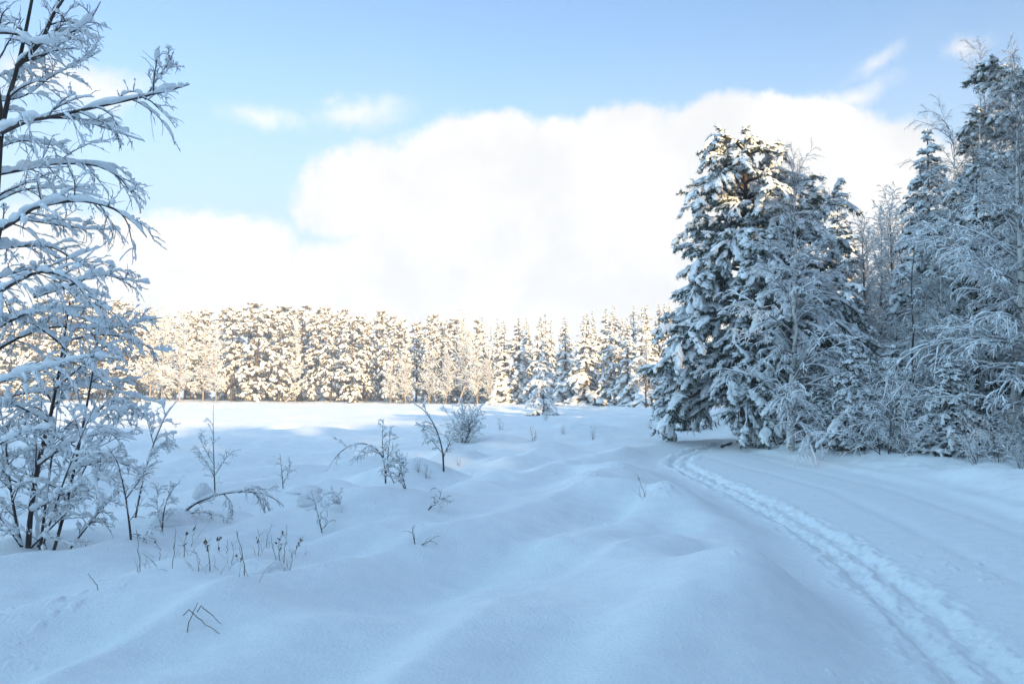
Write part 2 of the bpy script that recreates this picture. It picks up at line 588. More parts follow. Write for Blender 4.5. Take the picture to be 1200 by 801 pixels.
def frames(P):
    T = nrm(np.gradient(P, axis=1))
    S = np.cross(T, UP)
    l = np.linalg.norm(S, axis=-1, keepdims=True)
    S = np.where(l < 0.08, np.array([1.0, 0.1, 0]), S)
    S = nrm(S - T * (S * T).sum(-1, keepdims=True))
    return T, S, np.cross(S, T)


def tubes(P, rad, sides=5):
    """P (N,K,3) centre lines, rad (N,K) -> one closed-ended tube each"""
    N, K, _ = P.shape
    T, S, U = frames(P)
    a = np.linspace(0, 2 * np.pi, sides, endpoint=False)
    V = P[:, :, None] + rad[:, :, None, None] * (np.cos(a)[:, None] * S[:, :, None] + np.sin(a)[:, None] * U[:, :, None])
    return V.reshape(-1, 3), tube_faces(N, K, sides)


def tube_faces(N, K, S):
    k, s = np.meshgrid(np.arange(K - 1), np.arange(S), indexing='ij')
    b = k * S + s
    c = k * S + (s + 1) % S
    f = np.stack([b, c, c + S, b + S], -1).reshape(-1, 4)
    return (f[None] + (np.arange(N) * K * S)[:, None, None]).reshape(-1, 4)


def resample(P, K):
    n = P.shape[1]
    t = np.linspace(0, n - 1, K)
    i = np.minimum(t.astype(int), n - 2)
    f = (t - i)[None, :, None]
    return P[:, i] * (1 - f) + P[:, i + 1] * f


def resample1(r, K):
    return resample(r[..., None], K)[..., 0]


def snow_tubes(rng, P, rad, width, lump=0.5, cover=0.75, K=None, sides=6, steep=0.2, flat=0.8):
    """a ridge of snow lying along each branch; width = half width of a full ridge (N,K or scalar)"""
    N = P.shape[0]
    if K and K != P.shape[1]:
        P, rad = resample(P, K), resample1(rad, K)
        if np.ndim(width) == 2:
            width = resample1(width, K)
    K = P.shape[1]
    T, S, U = frames(P)
    hor = np.sqrt(np.clip(1 - T[..., 2] ** 2, 0, 1))
    a = rng.uniform(0, 1, (N, K))
    for _ in range(K // 16):
        a = (np.roll(a, 1, 1) + 2 * a + np.roll(a, -1, 1)) / 4
    if K >= 16:
        a = np.clip(0.5 + (a - 0.5) * 1.9, 0, 1)
    sm = (np.roll(a, 1, 1) + 2 * a + np.roll(a, -1, 1)) / 4 * 0.6 + a * 0.4
    m = 1 + lump * 2.4 * (sm - 0.5)
    gap = rng.uniform(0, 1, (N, K))
    gap = np.where(gap > cover, 0.12, 1.0)
    w = np.broadcast_to(width, (N, K)) * m * (steep + (1 - steep) * hor) * gap
    w[:, 0] *= 0.4
    w[:, -1] *= 0.15
    Ul = nrm(U * 0.5 + UP * 0.5 + 1e-6)
    c = P + Ul * (rad * 0.6 + w * flat * 0.62)[..., None]
    an = np.linspace(0, 2 * np.pi, sides, endpoint=False) + 0.3
    V = c[:, :, None] + w[:, :, None, None] * (np.cos(an)[:, None] * S[:, :, None] + flat * np.sin(an)[:, None] * U[:, :, None])
    V = V + rng.normal(0, 1, V.shape) * (w * 0.10)[:, :, None, None]
    return V.reshape(-1, 3), tube_faces(N, K, sides)


def grow(rng, start, d, L, K=7, droop=0.15, wander=0.12, lift=0.0):
    N = len(start)
    P = np.empty((N, K, 3))
    P[:, 0] = start
    d = nrm(np.array(d, float))
    L = np.broadcast_to(L, (N,))
    droop = np.broadcast_to(droop, (N,))
    for k in range(1, K):
        d = nrm(d + rng.normal(0, wander, (N, 3)) - UP * (droop * (0.4 + k / K))[:, None] + UP * lift)
        P[:, k] = P[:, k - 1] + d * (L / (K - 1))[:, None]
    return P


def spawn(rng, P, L, n, t0=0.2, t1=1.0, ang=50, sd=12, ratio=0.4, taper=0.5, planar=0.0, up=0.0):
    """n children on every centre line; returns start, direction, length, parent index, position t"""
    N, K, _ = P.shape
    t = t0 + (t1 - t0) * (np.arange(n)[None] + rng.uniform(0, 1, (N, n))) / n
    t = t.ravel()
    par = np.repeat(np.arange(N), n)
    q = t * (K - 1)
    i = np.minimum(q.astype(int), K - 2)
    f = (q - i)[:, None]
    s = P[par, i] * (1 - f) + P[par, i + 1] * f
    T = nrm(P[par, i + 1] - P[par, i])
    ref = np.where(np.abs(T[:, 2:3]) > 0.95, np.array([1.0, 0, 0]), UP)
    S = nrm(np.cross(T, ref))
    U = np.cross(S, T)
    side = np.where((np.arange(len(t)) % 2) == 0, 1.0, -1.0)
    phi = rng.uniform(0, 2 * np.pi, len(t))
    phi_p = np.where(side > 0, 0, np.pi) + rng.normal(0, 0.35, len(t))
    phi = np.where(rng.uniform(0, 1, len(t)) < planar, phi_p, phi)
    perp = S * np.cos(phi)[:, None] + U * np.sin(phi)[:, None]
    a = np.radians(rng.normal(ang, sd, len(t)))[:, None]
    d = nrm(T * np.cos(a) + perp * np.sin(a) + UP * up)
    l = np.broadcast_to(L, (N,))[par] * ratio * (1 - taper * t) * rng.uniform(0.6, 1.3, len(t))
    return s, d, l, par, t


def taper(r0, K, end=0.2, p=1.0):
    return np.asarray(r0)[:, None] * (1 - (1 - end) * np.linspace(0, 1, K) ** p)[None]


def ico(sub=1):
    t = (1 + 5 ** .5) / 2
    V = np.array([(-1, t, 0), (1, t, 0), (-1, -t, 0), (1, -t, 0), (0, -1, t), (0, 1, t), (0, -1, -t), (0, 1, -t),
                  (t, 0, -1), (t, 0, 1), (-t, 0, -1), (-t, 0, 1)], float)
    F = [(0, 11, 5), (0, 5, 1), (0, 1, 7), (0, 7, 10), (0, 10, 11), (1, 5, 9), (5, 11, 4), (11, 10, 2), (10, 7, 6), (7, 1, 8),
         (3, 9, 4), (3, 4, 2), (3, 2, 6), (3, 6, 8), (3, 8, 9), (4, 9, 5), (2, 4, 11), (6, 2, 10), (8, 6, 7), (9, 8, 1)]
    V = list(nrm(V))
    for _ in range(sub):
        mid, G = {}, []

        def m(a, b):
            k = (min(a, b), max(a, b))
            if k not in mid:
                v = V[a] + V[b]
                V.append(v / np.linalg.norm(v))
                mid[k] = len(V) - 1
            return mid[k]
        for a, b, c in F:
            x, y, z = m(a, b), m(b, c), m(c, a)
            G += [(a, x, z), (b, y, x), (c, z, y), (x, y, z)]
        F = G
    return np.array(V), np.array(F)


ICO1, ICO2 = ico(1), ico(2)


def lumps(rng, pos, axis, length, width, thick, rough=0.22, tmpl=None):
    """snow clods: lumpy ellipsoids, long along axis"""
    V0, F0 = tmpl or ICO1
    N = len(pos)
    axis = nrm(axis)
    S = nrm(np.cross(axis, UP) + 1e-6)
    U = np.cross(S, axis)
    k = rng.normal(0, 1, (N, 3, 3))
    ph = rng.uniform(0, 6.28, (N, 1, 3))
    bump = np.sin(np.einsum('vj,nij->nvi', V0 * 2.6, k) + ph).sum(-1) / 3
    V = V0[None] * (1 + rough * 1.6 * bump + rng.normal(0, rough * 0.35, (N, len(V0))))[..., None]
    V[..., 2] = np.where(V[..., 2] < 0, V[..., 2] * 0.45, V[..., 2])
    V = (V[..., 0:1] * (axis * np.asarray(length)[:, None])[:, None] + V[..., 1:2] * (S * np.asarray(width)[:, None])[:, None]
         + V[..., 2:3] * (U * np.asarray(thick)[:, None])[:, None]) + pos[:, None]
    F = F0[None] + (np.arange(N) * len(V0))[:, None, None]
    return V.reshape(-1, 3), F.reshape(-1, 3)


def needles(rng, base, axis, length, blades=22, reach=0.45, width=0.05, variants=8):
    """bottle-brush sprays: blades of fused needles round a twig from base along axis; reach, width in twig lengths"""
    N = len(base)
    axis = nrm(axis)
    S = nrm(np.cross(axis, UP) + 1e-6)
    U = np.cross(S, axis)
    tv = []
    for _ in range(variants):
        t = np.linspace(0.02, 1.0, blades)
        a = rng.uniform(0, 2 * np.pi, blades)
        fw = rng.uniform(0.25, 0.8, blades) * reach
        rd = rng.uniform(0.6, 1.1, blades) * reach * np.where(np.sin(a) > 0, 0.75, 1.0)
        root = np.stack([t, 0 * t, 0 * t], 1)
        tip = root + np.stack([fw, rd * np.cos(a), rd * np.sin(a)], 1)
        wv = np.stack([0.5 * np.ones(blades), -np.sin(a) * 0.8, np.cos(a) * 0.8], 1) * width
        mid = root * 0.45 + tip * 0.55
        tv.append(np.stack([root - wv * .4, root + wv * .4, mid + wv, tip, mid - wv], 1).reshape(-1, 3))
    tv = np.array(tv)
    V0 = tv[rng.integers(0, variants, N)]
    L = np.asarray(length)[:, None, None]
    V = (V0[..., 0:1] * axis[:, None] + V0[..., 1:2] * S[:, None] + V0[..., 2:3] * U[:, None]) * L + base[:, None]
    b = np.arange(N * blades)[:, None] * 5
    return V.reshape(-1, 3), np.concatenate([b + np.array([0, 1, 2]), b + np.array([0, 2, 4]), b + np.array([4, 2, 3])])


def make_root(name, label, cat, loc=(0, 0, 0), group=None, rz=0.0, sc=1.0):
    o = bpy.data.objects.new(name, None)
    o.empty_display_size = 0.3
    col.objects.link(o)
    o.location = [float(v) for v in loc]
    o.rotation_euler = (0, 0, rz)
    o.scale = (sc, sc, sc) if np.isscalar(sc) else sc
    o['label'] = label
    o['category'] = cat
    if group:
        o['group'] = group
    return o


def copy_thing(src, label, loc, rz=0.0, sc=1.0, group=None, cat=None, name=None):
    r = src.copy()
    if name:
        r.name = name
    col.objects.link(r)
    r.location = [float(v) for v in loc]
    r.rotation_euler = (0, 0, rz)
    r.scale = (sc, sc, sc) if np.isscalar(sc) else sc
    r['label'] = label
    if cat:
        r['category'] = cat
    if group:
        r['group'] = group
    elif 'group' in r:
        del r['group']
    for ch in KIDS[src.name]:
        c = ch.copy()
        col.objects.link(c)
        c.parent = r
        for g in KIDS.get(ch.name, ()):
            d = g.copy()
            col.objects.link(d)
            d.parent = c
    return r


KIDS = {}


def kids_of(root):
    """remember the parts of a thing so that copies need no search"""
    KIDS[root.name] = [c for c in bpy.data.objects if c.parent == root]
    for c in KIDS[root.name]:
        KIDS[c.name] = [d for d in bpy.data.objects if d.parent == c]


# ---------------------------------------------------------------- kinds of tree
def grow_spruce(root, seed, H, rb, mats, whorls=34, per=5, tufts=13, blade=20, lump=1.0, tuft_len=0.34, base_h=0.06,
                droop=0.16, sub=None, profile=0.9, cover=0.9, scatter=0.006, vary=(0.65, 1.18), reach=0.42):
    """narrow conifer whose drooping boughs carry shelves of snow"""
    rng = np.random.default_rng(seed)
    tr = Geo()
    K = 14
    P = np.stack([np.cumsum(rng.normal(0, .012, K)), np.cumsum(rng.normal(0, .012, K)), np.linspace(-0.5, H, K)], -1)[None]
    P[..., :2] -= P[:, :1, :2]
    tr.add(*tubes(P, taper(np.array([H * 0.014 + 0.03]), K, 0.08), 10))
    zz = np.repeat(base_h * H + (H * 0.985 - base_h * H) * np.linspace(0, 1, whorls) ** 0.92, per)
    zz = zz + rng.normal(0, H * scatter, len(zz))
    zz = np.clip(zz, 0.05, H * 0.99)
    u = 1 - zz / H
    L = rb * (u ** profile) * rng.uniform(vary[0], vary[1], len(zz)) + 0.10
    L *= np.where(u > 0.93, 0.8, 1)
    az = rng.uniform(0, 2 * np.pi, len(zz))
    el = np.radians(38 - 62 * u + rng.normal(0, 8, len(zz)))
    d = np.stack([np.cos(az) * np.cos(el), np.sin(az) * np.cos(el), np.sin(el)], -1)
    st = np.stack([np.interp(zz, P[0, :, 2], P[0, :, 0]), np.interp(zz, P[0, :, 2], P[0, :, 1]), zz], -1)
    B = grow(rng, st, d, L, 8, droop, 0.06)
    B[..., 2] = np.maximum(B[..., 2], 0.08)
    tr.add(*tubes(B, taper(0.012 + L * 0.010, 8, 0.15), 4))
    # sprays in a flat drooping fan along each bough
    n = tufts
    s, dd, l, par, t = spawn(rng, B, L, n, 0.12, 1.0, 42, 16, 0.30, 0.55, planar=0.85)
    tl = tuft_len * np.clip(L[par] / (rb * 0.30), 0.30, 1.0)      # short sprays near the pointed top
    l = np.clip(l, tl * 0.55, tl * 2.0)
    dd = nrm(dd - UP * rng.uniform(0.15, 0.65, len(dd))[:, None])
    cr = Geo()
    cr.add(*needles(rng, s, dd, l, blade, reach, 0.055 * reach / .42))
    sn = Geo()
    k = rng.uniform(0, 1, len(s)) < cover
    w = l[k] * rng.uniform(0.22, 0.42, k.sum()) * lump
    pos = s[k] + dd[k] * (l[k] * 0.5)[:, None] + UP * (l[k] * 0.13 + w * .15)[:, None]
    sn.add(*lumps(rng, pos, dd[k], l[k] * 0.58 * min(lump, 1.25), w, w * 0.62, 0.24, sub))
    Lm = resample(B, 8)
    sn.add(*snow_tubes(rng, Lm, taper(0.01 + L * 0.01, 8, 0.2), (0.035 + 0.05 * np.minimum(L, 2.5))[:, None] * lump * np.ones((1, 8)), 0.7, 0.85))
    t_ = tr.build('trunk', mats['bark'], root)
    c_ = cr.build('crown', mats['needles'], root)
    s_ = sn.build('snow', mats['snow'], c_)
    kids_of(root)
    return root


def grow_pine(root, seed, H, limbs, mats, trunk_r=0.26, n2=8, n3=7, blade=24, tuft_len=0.34, lump=1.0, lean=None, cover=0.9, sub=None, pad=0.05, k3=0.42, hang=(0.05, 0.6), reach=0.46, shelf=0.75, smax=.15):
    """limbs: list of (height on trunk, azimuth deg, elevation deg, length, droop)"""
    rng = np.random.default_rng(seed)
    tr = Geo()
    K = 14
    zs = np.linspace(-0.5, H, K)
    bend = np.zeros((K, 2)) if lean is None else np.array([np.interp(zs, lean[:, 2], lean[:, 0]), np.interp(zs, lean[:, 2], lean[:, 1])]).T
    P = np.concatenate([bend + np.cumsum(rng.normal(0, .015, (K, 2)), 0), zs[:, None]], -1)[None]
    tr.add(*tubes(P, taper(np.array([trunk_r * 1.1]), K, 0.10), 14))
    A = np.array(limbs, float)
    zz, az, el, L = A[:, 0], np.radians(A[:, 1]), np.radians(A[:, 2]), A[:, 3]
    d = np.stack([np.cos(az) * np.cos(el), np.sin(az) * np.cos(el), np.sin(el)], -1)
    st = np.stack([np.interp(zz, zs, P[0, :, 0]), np.interp(zz, zs, P[0, :, 1]), zz], -1)
    B = grow(rng, st, d, L, 9, A[:, 4], 0.09)
    B[..., 2] = np.maximum(B[..., 2], 0.15)
    r1 = 0.022 + 0.017 * L
    tr.add(*tubes(B, taper(r1, 9, 0.2), 6))
    s, dd, l, par, t = spawn(rng, B, L, n2, 0.22, 1.0, 48, 14, 0.42, 0.45, planar=0.6, up=0.05)
    l = np.maximum(l, 0.35)
    B2 = grow(rng, s, dd, l, 6, 0.14, 0.10)
    B2[..., 2] = np.maximum(B2[..., 2], 0.10)
    tr.add(*tubes(B2, taper(r1[par] * 0.35, 6, 0.3), 4))
    s, dd, l3, par3, t3 = spawn(rng, B2, l, n3, 0.2, 1.0, 45, 16, k3, 0.3, planar=0.5)
    l3 = np.clip(l3, tuft_len * 0.7, tuft_len * 1.6)
    dd = nrm(dd - UP * rng.uniform(hang[0], hang[1], len(dd))[:, None])
    cr = Geo()
    cr.add(*needles(rng, s, dd, l3, blade, reach, 0.05 * reach / .46))
    k = rng.uniform(0, 1, len(s)) < cover
    sn = Geo()
    w = l3[k] * rng.uniform(0.24, 0.44, k.sum()) * lump
    pos = s[k] + dd[k] * (l3[k] * 0.5)[:, None] + UP * (l3[k] * 0.16 + w * .15)[:, None]
    sn.add(*lumps(rng, pos, dd[k], l3[k] * 0.55, w, w * 0.65, 0.26, sub))
    # shelves of snow resting along the boughs
    i0, i1 = B2[:, 2], B2[:, 5]
    ks = rng.uniform(0, 1, len(B2)) < shelf
    ax = (i1 - i0)[ks]
    al = np.linalg.norm(ax, axis=1)
    sn.add(*lumps(rng, ((i0 + i1) / 2)[ks] + UP * (0.09 * al + .02)[:, None], ax, al * .62, np.clip(al * .32, .04, smax), np.clip(al * .15, .03, smax * .45), .30, ICO2))
    sn.add(*snow_tubes(rng, B2, taper(r1[par] * 0.35, 6, 0.3), pad * lump, 0.7, 0.9, sides=5))
    sn.add(*snow_tubes(rng, B, taper(r1, 9, 0.2), 0.055 * lump, 0.8, 0.7, sides=6))
    tr.build('trunk', mats['bark'], root)
    c_ = cr.build('crown', mats['needles'], root)
    sn.build('snow', mats['snow'], c_)
    kids_of(root)
    return root


def grow_birch(root, seed, H, mats, trunk_r=0.085, n1=34, n2=9, n3=8, L1=0.33, z0=0.16, el1=(55, 18), droop=(0.10, 0.16, 0.20),
               frost=0.012, lean=0.0, twig_r=0.0035, top_bare=0.0, forks=1, part='branches', n4=0, spread=1.0):
    """slender deciduous tree whose arching twigs are coated with snow"""
    rng = np.random.default_rng(seed)
    tr = Geo()
    K = 12
    trunks = []
    for f in range(forks):
        w = np.cumsum(rng.normal(0, 0.010 * H, (K, 2)), 0)
        w -= w[:1]
        a = rng.uniform(0, 6.28)
        ln = lean if f == 0 else rng.uniform(0.08, 0.22)
        zs = np.linspace(-0.4, H * (1 if f == 0 else rng.uniform(.7, .95)), K)
        off = np.stack([np.cos(a), np.sin(a)]) * ln
        trunks.append(np.concatenate([w * 0.6 + off[None] * np.clip(zs, 0, None)[:, None] + (0 if f == 0 else 0.08 * off[None] / max(ln, .01)), zs[:, None]], -1))
    T = np.array(trunks)
    rT = taper(trunk_r * np.where(np.arange(forks) == 0, 1, 0.75), K, 0.07)
    tr.add(*tubes(T, rT, 9))
    s, d, l, par, t = spawn(rng, T, np.full(forks, H), n1, z0, 0.99, 45, 10, L1, 0.62)
    az = rng.uniform(0, 2 * np.pi, len(s))
    el = np.radians(rng.normal(el1[0], 9, len(s)) + (el1[1] - el1[0]) * (1 - t) * 1.0)
    d = np.stack([np.cos(az) * np.cos(el), np.sin(az) * np.cos(el), np.sin(el)], -1)
    B = grow(rng, s, d, l * spread, 9, droop[0] * rng.uniform(.4, 1.5, len(s)), 0.07)
    B[..., 2] = np.maximum(B[..., 2], 0.05)
    r1 = np.maximum(trunk_r * 0.30 * (1 - 0.7 * t), twig_r * 1.6)
    br = Geo()
    br.add(*tubes(B, taper(r1, 9, 0.2), 5))
    s, d, l2, p2, t2 = spawn(rng, B, l, n2, 0.15, 1.0, 38, 12, 0.42, 0.5, planar=0.6)
    B2 = grow(rng, s, d, l2, 7, droop[1] * rng.uniform(.3, 1.6, len(s)), 0.09)
    r2 = np.maximum(r1[p2] * 0.4, twig_r)
    br.add(*tubes(B2, taper(r2, 7, 0.35), 4))
    s, d, l3, p3, t3 = spawn(rng, B2, l2, n3, 0.12, 1.0, 36, 14, 0.42, 0.4, planar=0.5)
    l3 = np.maximum(l3, 0.10)
    B3 = grow(rng, s, d, l3, 5, droop[2] * rng.uniform(.2, 1.8, len(s)), 0.12)
    br.add(*tubes(B3, taper(np.full(len(s), twig_r), 5, 0.5), 3))
    sn = Geo()
    if frost:
        hold = lambda P: np.clip(1 - top_bare * sstep(P[..., 2] / H, 0.55, 0.9), 0.05, 1)
        sn.add(*snow_tubes(rng, T[:, 3:], rT[:, 3:] * 0.7, 0.010, 0.5, 0.6, sides=5))
        sn.add(*snow_tubes(rng, B, taper(r1, 9, 0.2), frost * 1.5 * hold(B), 0.6, 0.9, sides=6, steep=.3))
        sn.add(*snow_tubes(rng, B2, taper(r2, 7, 0.35), frost * 1.45 * hold(B2), 0.7, 0.9, sides=5, steep=.35))
        sn.add(*snow_tubes(rng, B3, taper(np.full(len(B3), twig_r), 5, 0.5), frost * 1.15 * hold(B3), 0.8, 0.88, sides=4, steep=.4))
    tr.build('trunk', mats['bark'], root)
    b_ = br.build(part, mats['twig'], root)
    if frost:
        sn.build('snow', mats['snow'], b_)
    kids_of(root)
    return root


def grow_shrub(root, seed, H, stems, mats, spread=0.5, n2=7, n3=5, frost=0.014, stem_r=0.012, droop=0.05, L2=0.38, twig_r=0.003, lump=0.7, cover=0.88, L3=.45):
    """many stems from one foot"""
    rng = np.random.default_rng(seed)
    az = rng.uniform(0, 6.28, stems)
    tilt = np.abs(rng.normal(0, spread, stems)) + 0.05
    d = np.stack([np.cos(az) * np.sin(tilt), np.sin(az) * np.sin(tilt), np.cos(tilt)], -1)
    L = H * rng.uniform(0.55, 1.08, stems)
    st = np.stack([np.cos(az) * 0.08 * H * rng.uniform(0, 1, stems), np.sin(az) * 0.08 * H * rng.uniform(0, 1, stems), np.full(stems, -0.1)], -1)
    B = grow(rng, st, d, L, 8, droop * rng.uniform(0, 2, stems), 0.06)
    br = Geo()
    br.add(*tubes(B, taper(np.full(stems, stem_r), 8, 0.25), 5))
    s, d, l2, p2, t2 = spawn(rng, B, L, n2, 0.2, 1.0, 40, 12, L2, 0.45)
    B2 = grow(rng, s, d, l2, 6, droop * 1.5 * rng.uniform(0, 2, len(s)), 0.09)
    B2[..., 2] = np.maximum(B2[..., 2], 0.02)
    br.add(*tubes(B2, taper(np.full(len(s), max(stem_r * .45, twig_r)), 6, 0.4), 4))
    sn = Geo()
    sn.add(*snow_tubes(rng, B, taper(np.full(stems, stem_r), 8, 0.25), frost * 1.6, lump, cover, steep=.15))
    sn.add(*snow_tubes(rng, B2, taper(np.full(len(s), stem_r * .45), 6, 0.4), frost * 1.25, lump, cover, steep=.25))
    if n3:
        s, d, l3, p3, t3 = spawn(rng, B2, l2, n3, 0.15, 1.0, 40, 14, L3, 0.4)
        l3 = np.maximum(l3, 0.06)
        B3 = grow(rng, s, d, l3, 5, droop * 1.5, 0.12)
        br.add(*tubes(B3, taper(np.full(len(s), twig_r), 5, 0.5), 3))
        sn.add(*snow_tubes(rng, B3, taper(np.full(len(s), twig_r), 5, 0.5), frost, lump, cover, sides=5, steep=.3))
    b_ = br.build('stems', mats['twig'], root)
    sn.build('snow', mats['snow'], b_)
    kids_of(root)
    return root

# ------------------------------------------------------------------ the wood behind the photographer and beyond the right edge
def multi_mesh(name, parts):
    """one mesh from several Geo pieces with a material each"""
    V, fs, mi, n = [], [], [], 0
    for g, m in parts:
        V.append(np.concatenate(g.V))
        for grp in (g.F3, g.F4):
            if grp:
                f = np.concatenate(grp) + n
                fs.append(f)
                mi.append(np.full(len(f), len(mi) and [p[1] for p in parts].index(m)))
        n += g.n
    o = new_mesh(name, np.concatenate(V), fs, parts[0][1])
    for g, m in parts[1:]:
        o.data.materials.append(m)
    idx = []
    for k, (g, m) in enumerate(parts):
        for grp in (g.F3, g.F4):
            if grp:
                idx.append(np.full(sum(len(f) for f in grp), k))
    o.data.polygons.foreach_set('material_index', np.concatenate(idx).astype(np.int32))
    return o


def build_back_forest():
    rng = np.random.default_rng(77)
    spots = []
    for x in np.arange(-35, 125, 3.2):
        for row in range(4):
            H = rng.uniform(15.8, 17.4) + 4.3 * math.exp(-((x - 49) / 7) ** 2)
            spots.append((x + rng.uniform(-1, 1) + 0.8 * row, -64 - 3.2 * row + rng.uniform(-.8, .8), H))
    for y in np.arange(4, 66, 4.2):
        for row in range(3):
            x = max(0.62 * y + 6.0, 17) + row * 5 + rng.uniform(-1, 1)
            spots.append((x, y + rng.uniform(-1, 1), rng.uniform(13, 15) + 5.0 * np.clip((y - 14) / 10, 0, 1)))
    for x in np.arange(-30, 26, 2.6):           # unseen row added to darken slopes facing the camera, below the sun's path
        spots.append((x, -9.5 + rng.uniform(-2, 1.5), rng.uniform(6.5, 8.5)))
    tr, cr, sn = Geo(), Geo(), Geo()
    for x, y, H in spots:
        z0 = gz(x, y)
        K = 6
        P = np.stack([np.full(K, x), np.full(K, y), z0 + np.linspace(-.5, H, K)], -1)[None]
        tr.add(*tubes(P, taper(np.array([.25]), K, .1), 6))
        n = 120
        zz = rng.uniform(1.0, H * .98, n)
        u = 1 - zz / H
        L = 3.0 * u ** .6 * rng.uniform(.7, 1.1, n) + .3
        az = rng.uniform(0, 6.28, n)
        el = np.radians(25 - 50 * u)
        d = np.stack([np.cos(az) * np.cos(el), np.sin(az) * np.cos(el), np.sin(el)], -1)
        st = np.stack([np.full(n, x), np.full(n, y), z0 + zz], -1)
        B = grow(rng, st, d, L, 5, .16, .05)
        s, dd, l, par, t = spawn(rng, B, L, 4, .2, 1, 40, 14, .5, .5, planar=.85)
        l = np.clip(l, .5, 1.4)
        cr.add(*needles(rng, s, dd, l, 9, .42, .12))
        pos = s + dd * (l * .5)[:, None] + UP * .12
        sn.add(*lumps(rng, pos, dd, l * .55, l * .34, l * .2, .22, (ico(0))))
    o = multi_mesh('forest', [(tr, M['dark_bark']), (cr, M['spruce_needles']), (sn, M['branch_snow'])])
    o['kind'] = 'stuff'
    o['label'] = 'tall dark snowy spruce forest standing out of view behind the field'
    o['category'] = 'forest'


build_back_forest()

PINE = dict(bark=M['pine_bark'], needles=M['pine_needles'], snow=M['branch_snow'])
SPRUCE = dict(bark=M['dark_bark'], needles=M['spruce_needles'], snow=M['branch_snow'])
FARP = dict(bark=M['far_bark'], needles=M['warm_light_needles'], snow=M['branch_snow'])
BIRCH = dict(bark=M['birch_bark'], twig=M['frosted_twig'], snow=M['branch_snow'])
SHRUB = dict(bark=M['twig_bark'], twig=M['twig_bark'], snow=M['branch_snow'])
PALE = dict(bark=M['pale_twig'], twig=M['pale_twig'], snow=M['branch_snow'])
GREY = dict(bark=M['twig_bark'], twig=M['frosted_twig'], snow=M['branch_snow'])


def top_height(base, px, py):
    """height above its foot of a tree top seen at row py"""
    return ray(px, py, base[1])[2] - base[2]


# ------------------------------------------------------------------ the big pine beside the lane
def build_big_pine():
    g = ground_at(876, 519)
    root = make_root('pine_tree', 'huge broad old pine heaped with snow standing alone beside the lane', 'pine tree', g)
    k = g[1] / FOC
    rng = np.random.default_rng(3)
    rows = np.array([140, 160, 180, 205, 230, 260, 300, 340, 380, 420, 460, 495])
    lf = np.array([46, 60, 68, 72, 74, 86, 96, 104, 112, 116, 122, 128]) * k
    rt = np.array([32, 44, 68, 95, 106, 108, 126, 136, 134, 130, 118, 70]) * k
    limbs = []
    H = top_height(g, 872, 150)
    for i, z in enumerate(np.linspace(1.5, H - 0.35, 80)):
        y = 519 - z / k
        u = z / H
        az = i * 137.5 + rng.uniform(-25, 25)
        c = math.cos(math.radians(az))
        l, r = np.interp(y - 14, rows, lf), np.interp(y - 14, rows, rt)
        L = (l + r) / 2 + (r - l) / 2 * c
        L *= rng.uniform(0.80, 1.06)
        el = np.interp(u, [0, .3, .7, 1], [-2, 16, 28, 20]) + rng.normal(0, 7)
        L = max(min(L * 1.06, (H + .25 - z) / math.sin(R(max(el, 12))) + .25), .4)
        limbs.append((z, az, el, L, 0.15 + 0.08 * (1 - u)))
    for z in np.linspace(1.3, H * .8, 20):      # boughs that hang towards the lane
        limbs.append((z, rng.uniform(225, 315), rng.uniform(-5, 20), (3.3 - 2.0 * (z / H) ** 2) * rng.uniform(.6, .95), .17))
    limbs.append((H * .60, 5, 50, 3.5, 0.02))
    limbs.append((H * .62, -15, 42, 3.4, 0.03))
    limbs.append((H * .66, 20, 32, 3.2, 0.06))
    limbs.append((H * .80, 190, 40, 1.6, 0.05))
    limbs.append((H * .86, 185, 35, 1.3, 0.08))
    grow_pine(root, 11, H, limbs, PINE, trunk_r=0.27, n2=11, n3=18, blade=12, tuft_len=0.165, lump=1.1, k3=.30, cover=.74, hang=(.2, .9), pad=.05, reach=.6)
    return root


big_pine = build_big_pine()

# ------------------------------------------------------------------ young conifers beside it
b = ground_at(790, 502)
spruce_a = make_root('spruce_tree', 'bushy young snowy conifer crouching under the left edge of the huge pine', 'spruce tree', b)
grow_spruce(spruce_a, 21, top_height(b, 790, 398), 1.75, SPRUCE, whorls=20, per=5, tufts=12, tuft_len=.30, lump=1.05, base_h=.04, profile=.75)

b = ground_at(1093, 527)
b = np.array([b[0] + 1.2, b[1] + 4.0, 0]); b[2] = gz(b[0], b[1])
b[0] = ray(1092, 400, b[1])[0]
spruce_b = make_root('spruce_tree', 'tall narrow snowy spruce with pointed top between birch and right forest', 'spruce tree', b)
grow_spruce(spruce_b, 22, top_height(b, 1088, 152), 2.3, SPRUCE, whorls=40, per=5, tufts=15, tuft_len=.32, lump=1.15, base_h=.06, profile=.85, droop=.19)

b = np.array([ray(1148, 400, 27)[0], 27.0, 0]); b[2] = gz(b[0], b[1])
spruce_c = make_root('spruce_tree', 'frost grey spruce just right of the narrow pointed spruce', 'spruce tree', b)
grow_spruce(spruce_c, 23, top_height(b, 1135, 130), 1.6, SPRUCE, whorls=36, per=5, tufts=14, tuft_len=.34, lump=.75, base_h=.10, profile=.7, droop=.17, cover=.66)

